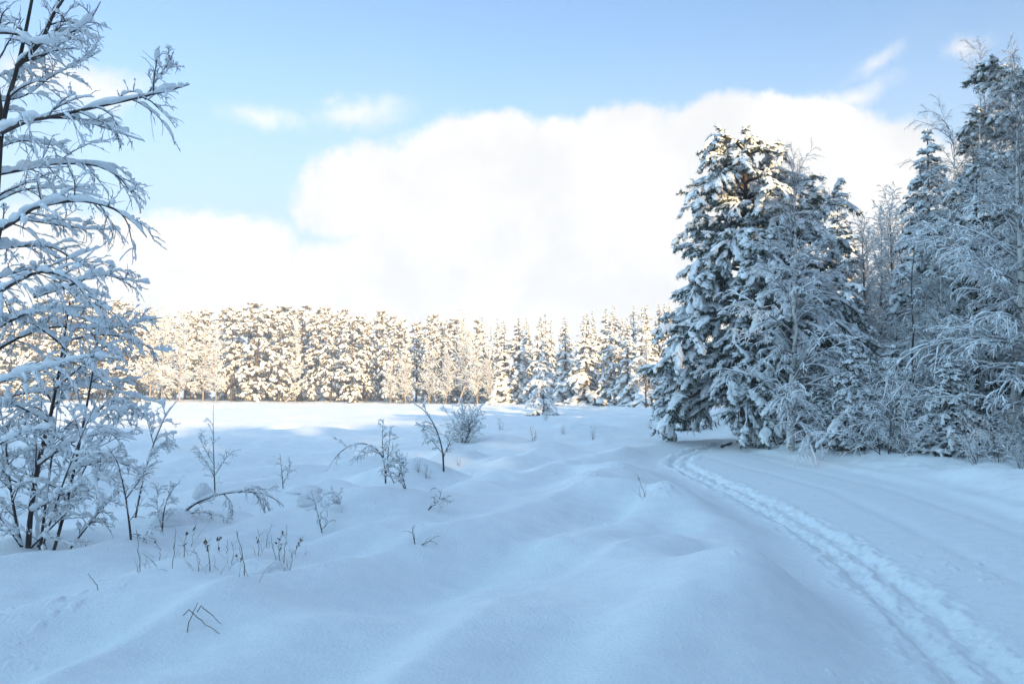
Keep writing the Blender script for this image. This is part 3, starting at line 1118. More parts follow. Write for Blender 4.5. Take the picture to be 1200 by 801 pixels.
b = np.array([ray(1214, 400, 24)[0], 24.0, 0]); b[2] = gz(b[0], b[1])
Hs = top_height(b, 1200, 84)
rng = np.random.default_rng(8)
limbs = []
for i, z in enumerate(np.linspace(2.2, Hs - .3, 52)):
    u = z / Hs
    limbs.append((z, i * 137.5 + rng.uniform(-20, 20), np.interp(u, [0, .6, 1], [0, 20, 55]) + rng.normal(0, 8),
                  (2.6 - 1.2 * u ** 2.0) * rng.uniform(.75, 1.1), .13))
edge_pine = make_root('pine_tree', 'tall shaded pine with drooping snowy crown at the right edge', 'pine tree', b)
grow_pine(edge_pine, 12, Hs, limbs, PINE, trunk_r=.2, n2=8, n3=7, tuft_len=.34, lump=.95)

b = ground_at(880, 521)
spruce_d = make_root('spruce_tree', 'knee high snow covered conifer seedling hiding the foot of the huge pine', 'spruce tree', b - np.array([0, .45, 0]))
grow_spruce(spruce_d, 24, .95, .55, SPRUCE, whorls=7, per=5, tufts=6, tuft_len=.2, lump=1.0, base_h=.05)

# dark backdrop of the right hand wood
spots = [(985, 44, 12.0), (1000, 52, 11.5), (1050, 46, 8.0), (1075, 44, 8.0), (1118, 38, 9.0), (1150, 36, 11.5), (1185, 33, 12.2),
         (1215, 31, 13.5), (1165, 46, 14), (1205, 44, 15), (1130, 55, 12), (1240, 38, 14), (1030, 62, 10), (930, 48, 9.5), (900, 58, 9.0), (1095, 62, 11)]
for i, (px, d, H) in enumerate(spots):
    x = ray(px, 460, d)[0]
    src = (spruce_b, spruce_c)[i % 2]
    h0 = (top_height(np.array(spruce_b.location), 1088, 152), top_height(np.array(spruce_c.location), 1135, 130))[i % 2]
    copy_thing(src, 'dark snowy spruce in the dense back rows of the right forest', (x, d, gz(x, d)), i * 1.3, H / h0 * np.array([1.05, 1.05, 1.0]),
               group='spruces in the back rows of the right forest')

# ------------------------------------------------------------------ birches and other bare trees on the right
b = ground_at(925, 528)
birch_a = make_root('birch_tree', 'slender frosted birch with mottled trunk in front of the huge pine', 'birch tree', b)
grow_birch(birch_a, 31, top_height(b, 922, 205), BIRCH, trunk_r=.13, n1=62, n2=10, n3=9, L1=.38, z0=.12, el1=(62, 20), droop=(.105, .17, .22), frost=.0125, top_bare=.8)

b = np.array([ray(1180, 400, 21)[0], 21.0, 0]); b[2] = gz(b[0], b[1])
birch_b = make_root('birch_tree', 'leaning frosted birch with two pale trunks near the right edge', 'birch tree', b)
grow_birch(birch_b, 32, top_height(b, 1140, 110), BIRCH, trunk_r=.095, n1=36, n2=10, n3=9, L1=.33, z0=.25, el1=(62, 26), droop=(.08, .17, .22), frost=.012, forks=2, lean=.08, top_bare=.85)
hb_b = top_height(b, 1140, 110)

b = np.array([ray(1163, 400, 25)[0], 25.0, 0]); b[2] = gz(b[0], b[1])
birch_c = make_root('birch_tree', 'thin bare topped birch rising highest against the sky near right edge', 'birch tree', b)
grow_birch(birch_c, 33, top_height(b, 1165, 64), BIRCH, trunk_r=.075, n1=40, n2=8, n3=8, L1=.22, z0=.15, el1=(70, 35), droop=(.04, .12, .18), frost=.011, top_bare=.95)
hb_c = top_height(b, 1165, 64)

for px, d, H, rz, src, h0, lab in (
        (1060, 24.5, 4.4, 1.0, birch_b, hb_b, 'bushy frosted birch leaning in front of the narrow pointed spruce'),
        (1112, 23.5, 5.2, 3.9, birch_a, None, 'frosted birch with arching boughs left of the two trunked leaning birch'),
        (1215, 19.5, 8.5, 2.3, birch_a, None, 'frosted birch cut off by the right picture edge'),
        (985, 29.0, 4.8, 3.0, birch_b, hb_b, 'low frosted birch filling the gap right of the huge pine'),
        (1128, 25.5, 9.2, .6, birch_b, hb_b, 'fine branched frosted birch filling the gap right of the narrow pointed spruce'),
        (1158, 23.5, 9.9, 2.9, birch_c, hb_c, 'fine branched frosted birch left of the edge pine'),
        (1092, 26.5, 5.6, 1.9, birch_b, hb_b, 'frosted birch covering the skirt of the narrow pointed spruce'),
        (1140, 26.0, 9.5, 5.1, birch_b, hb_b, 'frosted birch behind the leaning two trunked birch')):
    x = ray(px, 460, d)[0]
    h0 = h0 or top_height(np.array(birch_a.location), 922, 205)
    copy_thing(src, lab, (x, d, gz(x, d)), rz, H / h0)

# grey leafless trees in the gap behind
for i, (px, d, py, lab) in enumerate(((1012, 44, 275, 'grey leafless tree with pointed crown in the gap right of huge pine'),
                                      (1036, 47, 266, 'grey leafless tree in the gap left of the narrow spruce'),
                                      (1054, 43, 242, 'tallest grey leafless tree directly behind the narrow pointed spruce'),
                                      (996, 46, 318, 'faint grey leafless tree touching the right side of huge pine'),
                                      (757, 88, 395, 'shaded brown grey leafless tree beside the left edge of huge pine'))):
    x = ray(px, 460, d)[0]
    loc = (x, d, gz(x, d))
    if i == 0:
        grey_tree = make_root('bare_tree', lab, 'bare tree', loc)
        h_grey = top_height(loc, px, py)
        grow_birch(grey_tree, 36, h_grey, GREY, trunk_r=.14, n1=56, n2=10, n3=8, L1=.27, z0=.10, el1=(72, 38), droop=(.02, .05, .08), frost=.009, twig_r=.006)
    else:
        copy_thing(grey_tree, lab, loc, i * 2.1, top_height(loc, px, py) / h_grey)

for i, (px, d, py) in enumerate(((988, 52, 300), (1003, 55, 288), (1024, 58, 280), (1045, 54, 272), (1062, 50, 262), (1015, 50, 320), (1036, 48, 330), (1078, 52, 300))):
    x = ray(px, 460, d)[0]
    loc = (x, d, gz(x, d))
    copy_thing(grey_tree, 'grey leafless tree crowded in the thicket behind the gap between huge pine and narrow spruce', loc, 1 + i * 1.9,
               top_height(loc, px, py) / h_grey * np.array([1.25, 1.25, 1.0]), group='grey trees crowded behind the gap')

# ------------------------------------------------------------------ undergrowth along the foot of the right wood
b = ground_at(1085, 531)
shrub_a = make_root('snowy_shrub', 'large rounded frosted shrub on the bank below the narrow pointed spruce', 'shrub', b)
grow_shrub(shrub_a, 41, 2.9, 10, SHRUB, spread=.40, n2=10, n3=9, frost=.0085, stem_r=.013, droop=.10, twig_r=.004, L2=.42, cover=.88, lump=.9)
b = ground_at(990, 529)
shrub_b = make_root('snowy_shrub', 'low twiggy frosted shrub between mottled birch trunk and the bank', 'shrub', b)
grow_shrub(shrub_b, 42, 1.6, 9, SHRUB, spread=.5, n2=8, n3=6, frost=.007, stem_r=.009, droop=.07, twig_r=.0035, cover=.88, lump=.9)
for px, py, s, rz, src, lab in (
        (1040, 530, .95, 1.1, shrub_a, 'frosted shrub arching over the bank left of the large rounded shrub'),
        (1125, 536, .80, 2.4, shrub_a, 'frosted shrub on the bank right of the large rounded shrub'),
        (1020, 526, .75, 4.0, shrub_a, 'small frosted shrub behind the bank under the low filling birch'),
        (1172, 541, .40, .4, shrub_a, 'frosted shrub among trunks near the leaning two trunked birch'),
        (955, 526, .8, 2.0, shrub_b, 'sparse frosted twigs right beside the mottled birch trunk'),
        (900, 521, .75, 3.3, shrub_b, 'thin frosted twigs between the huge pine trunk and mottled birch'),
        (830, 500, 1.1, 5.0, shrub_b, 'pale frosted bush under the hanging boughs of the huge pine'),
        (1010, 533, .7, .9, shrub_b, 'short frosted shrub at the very edge of the snow bank'),
        (1196, 548, .5, 5.5, shrub_b, 'twiggy shrub at the foot of the right edge trees'),
        (1065, 534, .6, 1.9, shrub_b, 'small twiggy shrub on the bank in front of the arching shrub'),
        (1145, 543, .65, 2.9, shrub_b, 'wispy shrub on the bank before the dark bare trunks')):
    b = ground_at(px, py)
    copy_thing(src, lab, b, rz, s)

# thin understory spruces
b = ground_at(1115, 533)
spruce_e = make_root('spruce_tree', 'small shaded spruce sapling on the bank below the frost grey spruce', 'spruce tree', b)
grow_spruce(spruce_e, 25, 2.3, 1.0, SPRUCE, whorls=14, per=5, tufts=8, tuft_len=.24, lump=.85, base_h=.05)
for px, py, s, rz, lab in ((1000, 524, 1.15, 1.0, 'young shaded spruce just right of the huge pine'), (1050, 522, 1.2, 3.0, 'young shaded spruce behind the arching frosted shrub'),
                           (965, 520, .8, 4.4, 'small spruce half hidden behind the mottled birch')):
    copy_thing(spruce_e, lab, ground_at(px, py), rz, s)

# slim dark trunks standing in the wood
for i, (px, py, H, r, lab) in enumerate(((1148, 531, 7.5, .10, 'thickest dark bare trunk in the shade left of leaning birch'), (1163, 533, 7, .05, 'thin dark trunk right of the thickest dark trunk'),
                                         (1075, 525, 6, .05, 'thin dark trunk behind the large rounded shrub'),
                                         )):
    b = ground_at(px, py)
    o = make_root('bare_tree', lab, 'bare tree', b)
    grow_birch(o, 60 + i, H, dict(bark=M['dark_bark'], twig=M['twig_bark'], snow=M['branch_snow']), trunk_r=r, n1=9, n2=4, n3=3, L1=.16, z0=.35, el1=(50, 20), frost=.012, droop=(.1, .15, .2))

# dark lump of wood by the lane
b = ground_at(851, 522)
g_ = Geo()
g_.add(*lumps(np.random.default_rng(4), np.array([[0, 0, .04]]), np.array([[1, .35, .5]]), [.22], [.11], [.11], .2, ICO2))
log = make_root('broken_log', 'small dark snow capped log stub lying at the lane edge by the pine', 'log', b)
lg = g_.build('log_wood', M['stone'], log)
g_ = Geo()
g_.add(*lumps(np.random.default_rng(5), np.array([[0.03, 0, .16]]), np.array([[1, .35, .3]]), [.15], [.09], [.05], .2, ICO2))
g_.build('snow', M['branch_snow'], log)

# ------------------------------------------------------------------ sunlit forest edge across the field
def far_pine_limbs(seed, H, R_, n=46, base=.12, shape='round'):
    rng = np.random.default_rng(seed)
    out = []
    for i, z in enumerate(np.linspace(base * H, H * .97, n)):
        u = z / H
        if shape == 'round':
            L = R_ * np.interp(u, [0, .3, .6, .85, 1], [.55, .9, 1, .68, .2])
        else:
            L = R_ * np.interp(u, [0, .2, .6, .9, 1], [.7, 1, .75, .36, .1])
        out.append((z, i * 137.5 + rng.uniform(-30, 30), np.interp(u, [0, .5, 1], [-5, 12, 55]) + rng.normal(0, 8), L * rng.uniform(.75, 1.1), .13))
    return out


FAR_G = 'sunlit snowy trees along the far edge of the field'
PROTO = {}


def far_thing(kind, variant, label, loc, H, wide, rz):
    """first tree of each kind and variant is grown, later ones are copies"""
    key = (kind, variant)
    name, cat = {'pine': ('pine_tree', 'pine tree'), 'spruce': ('spruce_tree', 'spruce tree'), 'bare': ('bare_tree', 'bare tree'), 'birch': ('birch_tree', 'birch tree')}[kind]
    if key not in PROTO:
        H0 = {'pine': 15.0, 'spruce': 13.5, 'bare': 14.0, 'birch': 11.0}[kind]
        o = make_root(name, label, cat, (0, 0, 0), FAR_G)
        if kind == 'pine':
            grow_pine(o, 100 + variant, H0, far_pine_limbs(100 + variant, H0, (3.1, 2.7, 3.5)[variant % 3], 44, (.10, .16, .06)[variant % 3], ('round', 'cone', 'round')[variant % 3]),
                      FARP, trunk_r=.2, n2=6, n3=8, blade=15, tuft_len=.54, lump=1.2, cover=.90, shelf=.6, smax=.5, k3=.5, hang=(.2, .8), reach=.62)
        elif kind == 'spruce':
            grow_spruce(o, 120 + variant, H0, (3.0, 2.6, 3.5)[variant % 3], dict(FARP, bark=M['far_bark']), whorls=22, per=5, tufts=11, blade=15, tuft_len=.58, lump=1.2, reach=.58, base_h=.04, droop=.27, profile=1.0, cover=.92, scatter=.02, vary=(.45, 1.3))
        elif kind == 'bare':
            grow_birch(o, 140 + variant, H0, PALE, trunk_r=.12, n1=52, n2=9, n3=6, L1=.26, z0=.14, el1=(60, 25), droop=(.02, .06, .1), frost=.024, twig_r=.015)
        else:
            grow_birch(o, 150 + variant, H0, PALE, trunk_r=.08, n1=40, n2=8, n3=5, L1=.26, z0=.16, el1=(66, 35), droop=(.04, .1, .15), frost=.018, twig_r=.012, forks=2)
        PROTO[key] = (o, H0)
        o.location = [float(v) for v in loc]
        o.rotation_euler = (0, 0, rz)
        k = H / H0
        o.scale = (k * wide, k * wide, k)
        return o
    src, H0 = PROTO[key]
    k = H / H0
    return copy_thing(src, label, loc, rz, (k * wide, k * wide, k), FAR_G)


def far_d(px):
    return float(np.interp(px, [-200, 0, 300, 500, 600, 700, 780], [150, 148, 142, 134, 122, 104, 96]))


FAR_ROW = [  # pixel, top row, kind, variant, width, label
    (-35, 362, 'pine', 0, 1.0, 'sunlit pine at the far left seen through the outermost snowy branches'),
    (12, 356, 'pine', 1, 1.1, 'sunlit pine glimpsed through left picture edge branches'),
    (48, 358, 'pine', 2, .9, 'sunlit pine behind the forked dark stem of the left thicket'),
    (84, 352, 'pine', 0, 1.0, 'tall sunlit pine behind the middle of the left thicket'),
    (118, 356, 'pine', 1, 1.0, 'sunlit pine behind the right tips of the left thicket'),
    (146, 352, 'pine', 2, .95, 'tall rounded sunlit pine just clear of the left thicket'),
    (172, 374, 'bare', 0, 1.0, 'leftmost pale leafless tree of the beige clump in the far row'),
    (194, 366, 'bare', 1, .95, 'tallest pale leafless tree of the beige clump in the far row'),
    (216, 372, 'bare', 0, 1.0, 'pale leafless tree in the middle of the beige clump'),
    (238, 376, 'bare', 1, 1.0, 'pale leafless tree on the right of the beige clump'),
    (256, 388, 'bare', 0, .9, 'shortest pale leafless tree touching the broadest far pine'),
    (274, 362, 'pine', 1, .9, 'snowy pine leaning into the broadest far pine'),
    (302, 354, 'pine', 2, 1.15, 'broadest and roundest sunlit pine of the far row'),
    (330, 366, 'pine', 0, .9, 'sunlit pine on the right shoulder of the broadest far pine'),
    (349, 370, 'bare', 1, .55, 'narrow orange brown leafless tree between sunlit pines'),
    (367, 374, 'pine', 1, .85, 'sunlit pine just right of the narrow orange brown tree'),
    (388, 368, 'pine', 0, .8, 'rounded sunlit pine left of the dark trunk gap'),
    (410, 371, 'pine', 2, .8, 'broad sunlit pine above the arching sapling'),
    (432, 369, 'pine', 1, .9, 'pointed sunlit pine above the upright sapling stem'),
    (455, 373, 'pine', 0, .8, 'rounded sunlit pine left of the pale birch thicket'),
    (478, 376, 'pine', 1, .85, 'sunlit pine behind the left pale birches'),
    (500, 375, 'pine', 2, .7, 'sunlit pine behind the middle of the pale birch thicket'),
    (522, 377, 'pine', 0, .75, 'sunlit pine behind the leaning white birch'),
    (562, 376, 'pine', 1, .8, 'sunlit pine right of the pale birch thicket'),
    (586, 372, 'spruce', 0, 1.0, 'sunlit spruce at left end of the large spruce group'),
    (608, 371, 'spruce', 1, 1.25, 'broad skirted sunlit spruce with dark left flank'),
    (634, 372, 'spruce', 2, 1.0, 'sunlit spruce behind the short advanced spruce'),
    (660, 369, 'spruce', 0, .95, 'sunlit spruce right behind the short advanced spruce'),
    (687, 366, 'spruce', 2, 1.0, 'largest sunlit spruce with layered white boughs'),
    (712, 367, 'spruce', 1, 1.0, 'half shaded spruce right of the largest sunlit spruce'),
    (735, 370, 'spruce', 0, .95, 'blue shaded spruce near the huge pine left edge'),
    (757, 366, 'spruce', 2, .9, 'shaded spruce rising directly behind the huge pine left boughs'),
]
rng = np.random.default_rng(90)
for i, (px, py, kind, v, wide, lab) in enumerate(FAR_ROW):
    px += rng.uniform(-5, 5)
    d = far_d(px) + rng.uniform(-2.5, 2.5) - (4 if kind == 'bare' else 0)
    x = ray(px, 460, d)[0]
    loc = (x, d, gz(x, d))
    far_thing(kind, v, lab, loc, top_height(loc, px, py + rng.uniform(-7, 8)), wide * rng.uniform(.88, 1.2) * (1.4 if kind == 'spruce' else 1.0), rng.uniform(0, 6.28))

# rows behind, only their tops show
for row, (dd, n) in enumerate(((8, 36), (16, 40), (24, 36))):
    for i in range(n):
        px = -90 + (i + rng.uniform(.1, .9)) * (890 / n)
        d = far_d(px) + dd + rng.uniform(-2, 2)
        x = ray(px, 460, d)[0]
        loc = (x, d, gz(x, d))
        top = np.interp(px, [0, 150, 200, 260, 330, 500, 600, 700, 780], [360, 358, 374, 372, 368, 378, 373, 367, 366]) + rng.uniform(-12, 14)
        kind = 'spruce' if px > 540 or rng.uniform() < .35 else 'pine'
        lab = {'spruce': 'sunlit snowy spruce in the hidden back rows of the far forest', 'pine': 'sunlit snowy pine in the hidden back rows of the far forest'}[kind]
        far_thing(kind, int(rng.integers(0, 3)), lab, loc, top_height(loc, px, top), rng.uniform(.85, 1.45) * (1 if kind == 'spruce' else .82), rng.uniform(0, 6.28))

# pale birches in front of it
for i, (px, py, dd, v, lab) in enumerate(((458, 420, -6, 0, 'short pale birch sapling left of the leaning white birch'), (476, 405, -5, 1, 'thin pale birch at the left of the birch thicket'),
                                          (502, 398, -6, 0, 'pale twiggy birch left of the tallest pale birch'), (540, 362, -4, 1, 'tallest pale birch reaching above the far pines'),
                                          (560, 392, -6, 0, 'pale birch right of the tallest pale birch'), (574, 410, -4, 1, 'short pale birch beside the first large spruce'),
                                          (522, 408, -8, 1, 'pale birch in front of the thicket centre'))):
    d = far_d(px) + dd
    x = ray(px, 460, d)[0]
    loc = (x, d, gz(x, d))
    far_thing('birch', v, lab, loc, top_height(loc, px, py), .9, i * 1.7)

# leaning white trunk
d = far_d(540) - 8
p0, p1 = ray(536, 474, d), ray(562, 410, d)
o = make_root('birch_tree', 'bare white birch trunk leaning right across the pale birch thicket', 'birch tree', (p0[0], d, gz(p0[0], d)))
Lp = np.array([[0, 0, -.3], [1.6 * (p1[0] - p0[0]) / 3.2, 0, (p1[2] - p0[2]) * .5], [p1[0] - p0[0], 0.2, p1[2] - p0[2]]])
g_ = Geo()
g_.add(*tubes(resample(Lp[None], 9), taper(np.array([.13]), 9, .4), 7))
r_ = np.random.default_rng(7)
s_, d_, l_, _, _ = spawn(r_, resample(Lp[None], 9), np.array([7.0]), 12, .4, 1, 45, 12, .3, .3)
Bq = grow(r_, s_, d_, l_, 6, .08, .1)
g_.add(*tubes(Bq, taper(np.full(len(Bq), .02), 6, .3), 4))
g_.build('trunk', M['pale_twig'], o)
kids_of(o)

# the short spruce standing forward in the field
b = ground_at(636, 486)
o = make_root('spruce_tree', 'short snow laden spruce standing forward of the far forest in the field', 'spruce tree', b)
Hq = top_height(b, 636, 420)
grow_spruce(o, 27, Hq, Hq * .42, dict(SPRUCE, needles=M['warm_light_needles']), whorls=15, per=5, tufts=8, blade=12, tuft_len=.36, lump=1.15, base_h=.03, profile=.8)

# more of the far forest, hidden behind the huge pine and right wood
for i in range(26):
    px = 790 + i * 15 + rng.uniform(-5, 5)
    d = 98 + (i % 3) * 8
    x = ray(px, 460, d)[0]
    loc = (x, d, gz(x, d))
    far_thing('spruce', i % 3, 'shaded snowy spruce far behind the huge pine and right forest', loc, rng.uniform(10, 13), 1.0, i * 1.1)

# ------------------------------------------------------------------ foreground thicket at the left
def px_line(pts, d0, K=14, jit=0.0, rng=None):
    """branch drawn through photograph pixels (x, y, depth offset) at about depth d0"""
    P = np.array([ray(p[0], p[1], d0 + (p[2] if len(p) > 2 else 0)) for p in pts])
    n = len(P)
    t = np.linspace(0, n - 1, K)
    # Catmull-Rom through the points
    Q = np.vstack([2 * P[0] - P[1], P, 2 * P[-1] - P[-2]])
    out = []
    for a in t:
        i = min(int(a), n - 2)
        f = a - i
        p0, p1, p2, p3 = Q[i], Q[i + 1], Q[i + 2], Q[i + 3]
        out.append(.5 * ((2 * p1) + (p2 - p0) * f + (2 * p0 - 5 * p1 + 4 * p2 - p3) * f * f + (3 * p1 - p0 - 3 * p2 + p3) * f ** 3))
    return np.array(out)


def plant(name, cat, label, base, mains, d0, seed, radii, snow_w, mats, n2=8, n3=5, L2=.34, L3=.42, stem=None, group=None,
          twig_r=.0032, droop=.10, lump=.75, cover=.86, w2=.022, w3=.015, depth_spread=0.25, part='branches', up=.12, minl=.12, thin=1.0, maxl=.62):
    """a shrub or tree whose leading branches follow given lines; side twigs grow by themselves"""
    rng = np.random.default_rng(seed)
    root = make_root(name, label, cat, base, group)
    base = np.array(base, float)
    Bs, rr = [], []
    for m, r in zip(mains, radii):
        m = [(p[0], p[1], (p[2] if len(p) > 2 else 0)) for p in m]
        Bs.append(px_line(m, d0) - base)
        rr.append(r)
    B = np.array(Bs)
    K = B.shape[1]
    rr = np.array(rr) * thin
    L = np.linalg.norm(np.diff(B, axis=1), axis=-1).sum(1)
    rad = taper(rr, K, .22)
    tr, br, sn = Geo(), Geo(), Geo()
    nst = stem or 0
    if nst:
        tr.add(*tubes(resample(B[:nst], 20), resample1(rad[:nst], 20), 10))
    if nst < len(B):
        br.add(*tubes(resample(B[nst:], 20), resample1(rad[nst:], 20), 7))
    wv = np.broadcast_to(np.asarray(snow_w, float), (len(B),))
    sn.add(*snow_tubes(rng, B, rad, 0.86 * wv[:, None] * np.linspace(1.05, .6, K)[None], lump * .8, .93, K=44, sides=8, steep=.22))
    s, d, l, par, t = spawn(rng, B, L, n2, .10, .82, 42, 12, L2, .55, up=up)
    l = np.clip(l, minl, maxl)
    B2 = grow(rng, s, d, l, 8, droop * rng.uniform(0, 2.2, len(s)), .09)
    r2 = np.clip(rr[par] * .35, twig_r * 1.2, .012)
    br.add(*tubes(B2, taper(r2, 8, .35), 5))
    sn.add(*snow_tubes(rng, B2, taper(r2, 8, .35), w2, lump, cover, K=18, sides=7, steep=.2))
    if n3:
        s, d, l3, p3, t3 = spawn(rng, B2, l, n3, .15, 1, 42, 14, L3, .35, up=up)
        l3 = np.maximum(l3, .07)
        B3 = grow(rng, s, d, l3, 6, droop * rng.uniform(0, 2, len(s)), .13)
        br.add(*tubes(B3, taper(np.full(len(s), twig_r), 6, .45), 4))
        k = rng.uniform(0, 1, len(s)) < .8
        sn.add(*snow_tubes(rng, B3[k], taper(np.full(k.sum(), twig_r), 6, .45), w3, lump, cover * .85, K=9, sides=6, steep=.18))
    par_o = root
    if nst:
        tr.build('trunk', mats['bark'], root)
    b_ = br.build(part, mats['twig'], root)
    sn.build('snow', mats['snow'], b_)
    kids_of(root)
    return root


NEAR = dict(bark=M['dark_bark'], twig=M['twig_bark'], snow=M['branch_snow'])
base = ground_at(-30, 645)
D = base[1]
TREE = [
    [(-30, 652), (-24, 520), (-14, 360), (-4, 230), (3, 142), (22, 74), (37, 2), (52, -80)],
    [(3, 148), (-4, 90, .1), (-3, 20, .2), (4, -70, .3)],
    [(20, 78), (48, 48, -.2), (62, 18, -.3), (78, -6, -.4), (100, -40, -.5)],
    [(0, 157), (30, 143, -.2), (60, 137, -.3), (115, 125, -.4), (165, 114, -.5), (205, 104, -.6), (222, 99, -.6)],
    [(170, 117, -.5), (182, 96, -.5), (196, 76, -.55), (204, 60, -.6)],
    [(50, 138, -.3), (85, 139, -.2), (112, 146, -.1), (140, 156, 0), (170, 166, .1)],
    [(-8, 205), (25, 199, .2), (60, 192, .3), (110, 193, .4), (140, 208, .5), (160, 235, .5), (165, 250, .5)],
    [(-12, 276), (20, 258, -.3), (42, 243, -.4), (90, 235, -.5), (130, 243, -.6), (158, 262, -.6), (172, 278, -.6)],
    [(22, 256, -.3), (60, 262, -.2), (100, 268, -.1), (142, 269, 0)],
    [(-12, 292), (30, 288, .3), (62, 290, .4), (92, 308, .5), (112, 318, .5)],
    [(40, 348, .1), (80, 335, 0), (115, 322, 0), (145, 327, -.1), (176, 332, -.1)],
    [(-10, 38), (20, 40, -.1), (45, 52, -.2), (80, 40, -.3), (106, 22, -.4), (118, 2, -.4)],
    [(22, 74), (50, 66, .2), (66, 55, .3), (88, 40, .3), (100, 28, .3)],
    [(-10, 92), (14, 84, .3), (40, 80, .4), (70, 84, .5)],
    [(-10, 120, .2), (30, 112, .3), (60, 90, .4), (100, 70, .5), (118, 60, .5)],
    [(-12, 178, .1), (24, 165, .2), (60, 170, .3), (84, 165, .4)],
    [(-12, 240, .2), (30, 222, .3), (80, 222, .4), (120, 232, .4)],
    [(-14, 330), (30, 316, .2), (60, 322, .3), (100, 340, .4), (130, 350, .4)],
    [(-16, 352), (20, 330, -.4), (50, 318, -.5), (84, 328, -.6), (104, 352, -.6), (118, 372, -.6)],
    [(-18, 395), (20, 372, -.2), (54, 362, -.3), (96, 372, -.4), (126, 384, -.4)],
    [(-18, 418), (30, 392, .2), (70, 382, .3), (112, 385, .4), (150, 380, .4), (190, 372, .4)],
    [(70, 402, .2), (112, 392, .3), (150, 396, .3), (178, 408, .3), (198, 412, .3)],
    [(112, 392, .4), (138, 382, .4), (162, 376, .4), (184, 372, .4)],
    [(-20, 455), (20, 440, -.3), (60, 430, -.4), (100, 418, -.5), (140, 420, -.5)],
    [(-22, 480), (20, 462, .4), (60, 458, .4), (100, 452, .5), (150, 462, .5), (175, 470, .5)],
    [(-24, 540), (0, 520, -.3), (30, 505, -.4), (60, 500, -.5)],
    [(-22, 300, .3), (0, 340, .3), (15, 380, .3), (20, 430, .3)],
]
RAD = [.060, .040, .034, .030, .010, .016, .026, .028, .017, .022, .020, .022, .016, .016, .014, .014, .014, .018, .024, .020, .022, .014, .012, .018, .016, .015, .012]
SW = [.030, .035, .055, .054, .014, .040, .056, .058, .044, .056, .048, .052, .044, .040, .034, .036, .038, .048, .058, .054, .054, .042, .036, .050, .046, .044, .03]
plant('deciduous_tree', 'deciduous tree', 'tall leafless tree with thick snow ridges on its boughs at left edge', base, TREE, D, 201, RAD, np.array(SW) * .88, NEAR, thin=.78,
      n2=12, n3=6, stem=2, w2=.017, w3=.009, up=.08, L3=.5, lump=.9, cover=.80)

base = ground_at(32, 641)
D = base[1]
THICK = [
    [(33, 646), (37, 590), (48, 530), (58, 492), (66, 452), (74, 405), (82, 352)],
    [(27, 650), (18, 605), (11, 560), (4, 500), (-8, 430)],
    [(47, 644), (54, 585), (62, 525, .2), (70, 450, .3), (80, 385, .4)],
    [(62, 648), (75, 602), (88, 545, -.1), (97, 500, -.1), (108, 440, -.2), (115, 385, -.2), (119, 345, -.2)],
    [(80, 645), (105, 613), (125, 590), (140, 577)],
    [(36, 642), (60, 618, -.2), (86, 592, -.3), (110, 570, -.4)],
    [(64, 640), (84, 580, .3), (110, 530, .5), (140, 490, .6), (168, 465, .7)],
    [(45, 640), (40, 570, .4), (30, 500, .5), (26, 440, .5)],
    [(60, 470, .2), (92, 450, .3), (130, 445, .4), (160, 452, .4)],
    [(45, 545, -.1), (80, 520, -.3), (120, 508, -.4), (160, 515, -.4)],
    [(88, 548, -.1), (120, 540, -.1), (150, 545, -.1), (176, 560, -.1)],
    [(36, 600), (80, 575, -.4), (110, 560, -.5), (140, 565, -.5)],
    [(12, 560), (-5, 545, -.3), (-30, 540, -.4)],
    [(97, 500), (130, 470, -.2), (155, 480, -.2), (172, 492, -.2)],
    [(58, 495), (30, 480, -.4), (5, 470, -.5), (-20, 480, -.5)],
    [(66, 455), (100, 425, -.3), (128, 405, -.4), (150, 430, -.4)],
    [(62, 525), (20, 530, .3), (-20, 545, .4)],
    [(50, 640), (76, 560, -.5), (100, 500, -.7), (118, 460, -.8)],
    [(25, 640), (-5, 600, -.3), (-40, 575, -.4)],
    [(74, 405), (40, 380, -.3), (10, 372, -.4), (-15, 380, -.4)],
]
RADT = [.030, .018, .016, .018, .012, .012, .014, .014, .013, .013, .012, .012, .010, .011, .012, .011, .011, .010, .010, .012]
SWT = [.026, .022, .02, .022, .026, .026, .026, .02, .040, .040, .036, .036, .03, .038, .038, .038, .036, .02, .03, .038]
plant('snowy_shrub', 'shrub', 'dense many stemmed snow laden thicket with one thick dark stem at left', base, THICK, D, 202, RADT, SWT, NEAR,
      n2=14, n3=5, maxl=.8, w2=.018, w3=.010, part='stems', L2=.30, up=.04, lump=.9, cover=.82)


def sapling(label, bpx, lines, radii, snow, seed, name='sapling', cat='sapling', **kw):
    b = ground_at(*bpx)
    args = dict(n2=8, n3=4, w2=.014, w3=.010, part='stems', L2=.25, twig_r=.0028)
    args.update(kw)
    return plant(name, cat, label, b, lines, b[1], seed, radii, snow, NEAR, **args)


sapling('curved dark sapling bowing left at the right side of the thicket', (154, 632),
        [[(154, 636), (150, 600), (145, 570), (137, 540), (125, 522)], [(147, 585), (165, 560), (172, 545)], [(154, 625), (170, 626), (180, 624)]], [.012, .007, .006], [.014, .012, .012], 210, n2=7)
sapling('snow thick sapling leaning right with a plumed tip beside the thicket', (158, 606),
        [[(158, 610), (168, 560), (180, 520), (194, 488), (207, 470)], [(172, 540), (190, 520), (206, 515)], [(180, 520), (172, 490), (170, 470)]], [.012, .007, .006], [.026, .02, .018], 211, w2=.02)
sapling('upright twiggy frosted sapling with a straight stem left of the snow ball', (253, 578),
        [[(252, 582), (251, 550), (250, 515), (250, 474)], [(252, 560), (238, 535), (228, 520)], [(252, 556), (266, 535), (274, 528)], [(251, 545), (236, 518), (232, 508)]], [.012, .006, .006, .005], [.010, .010, .01, .01], 212, n2=10, w2=.010, w3=.007)
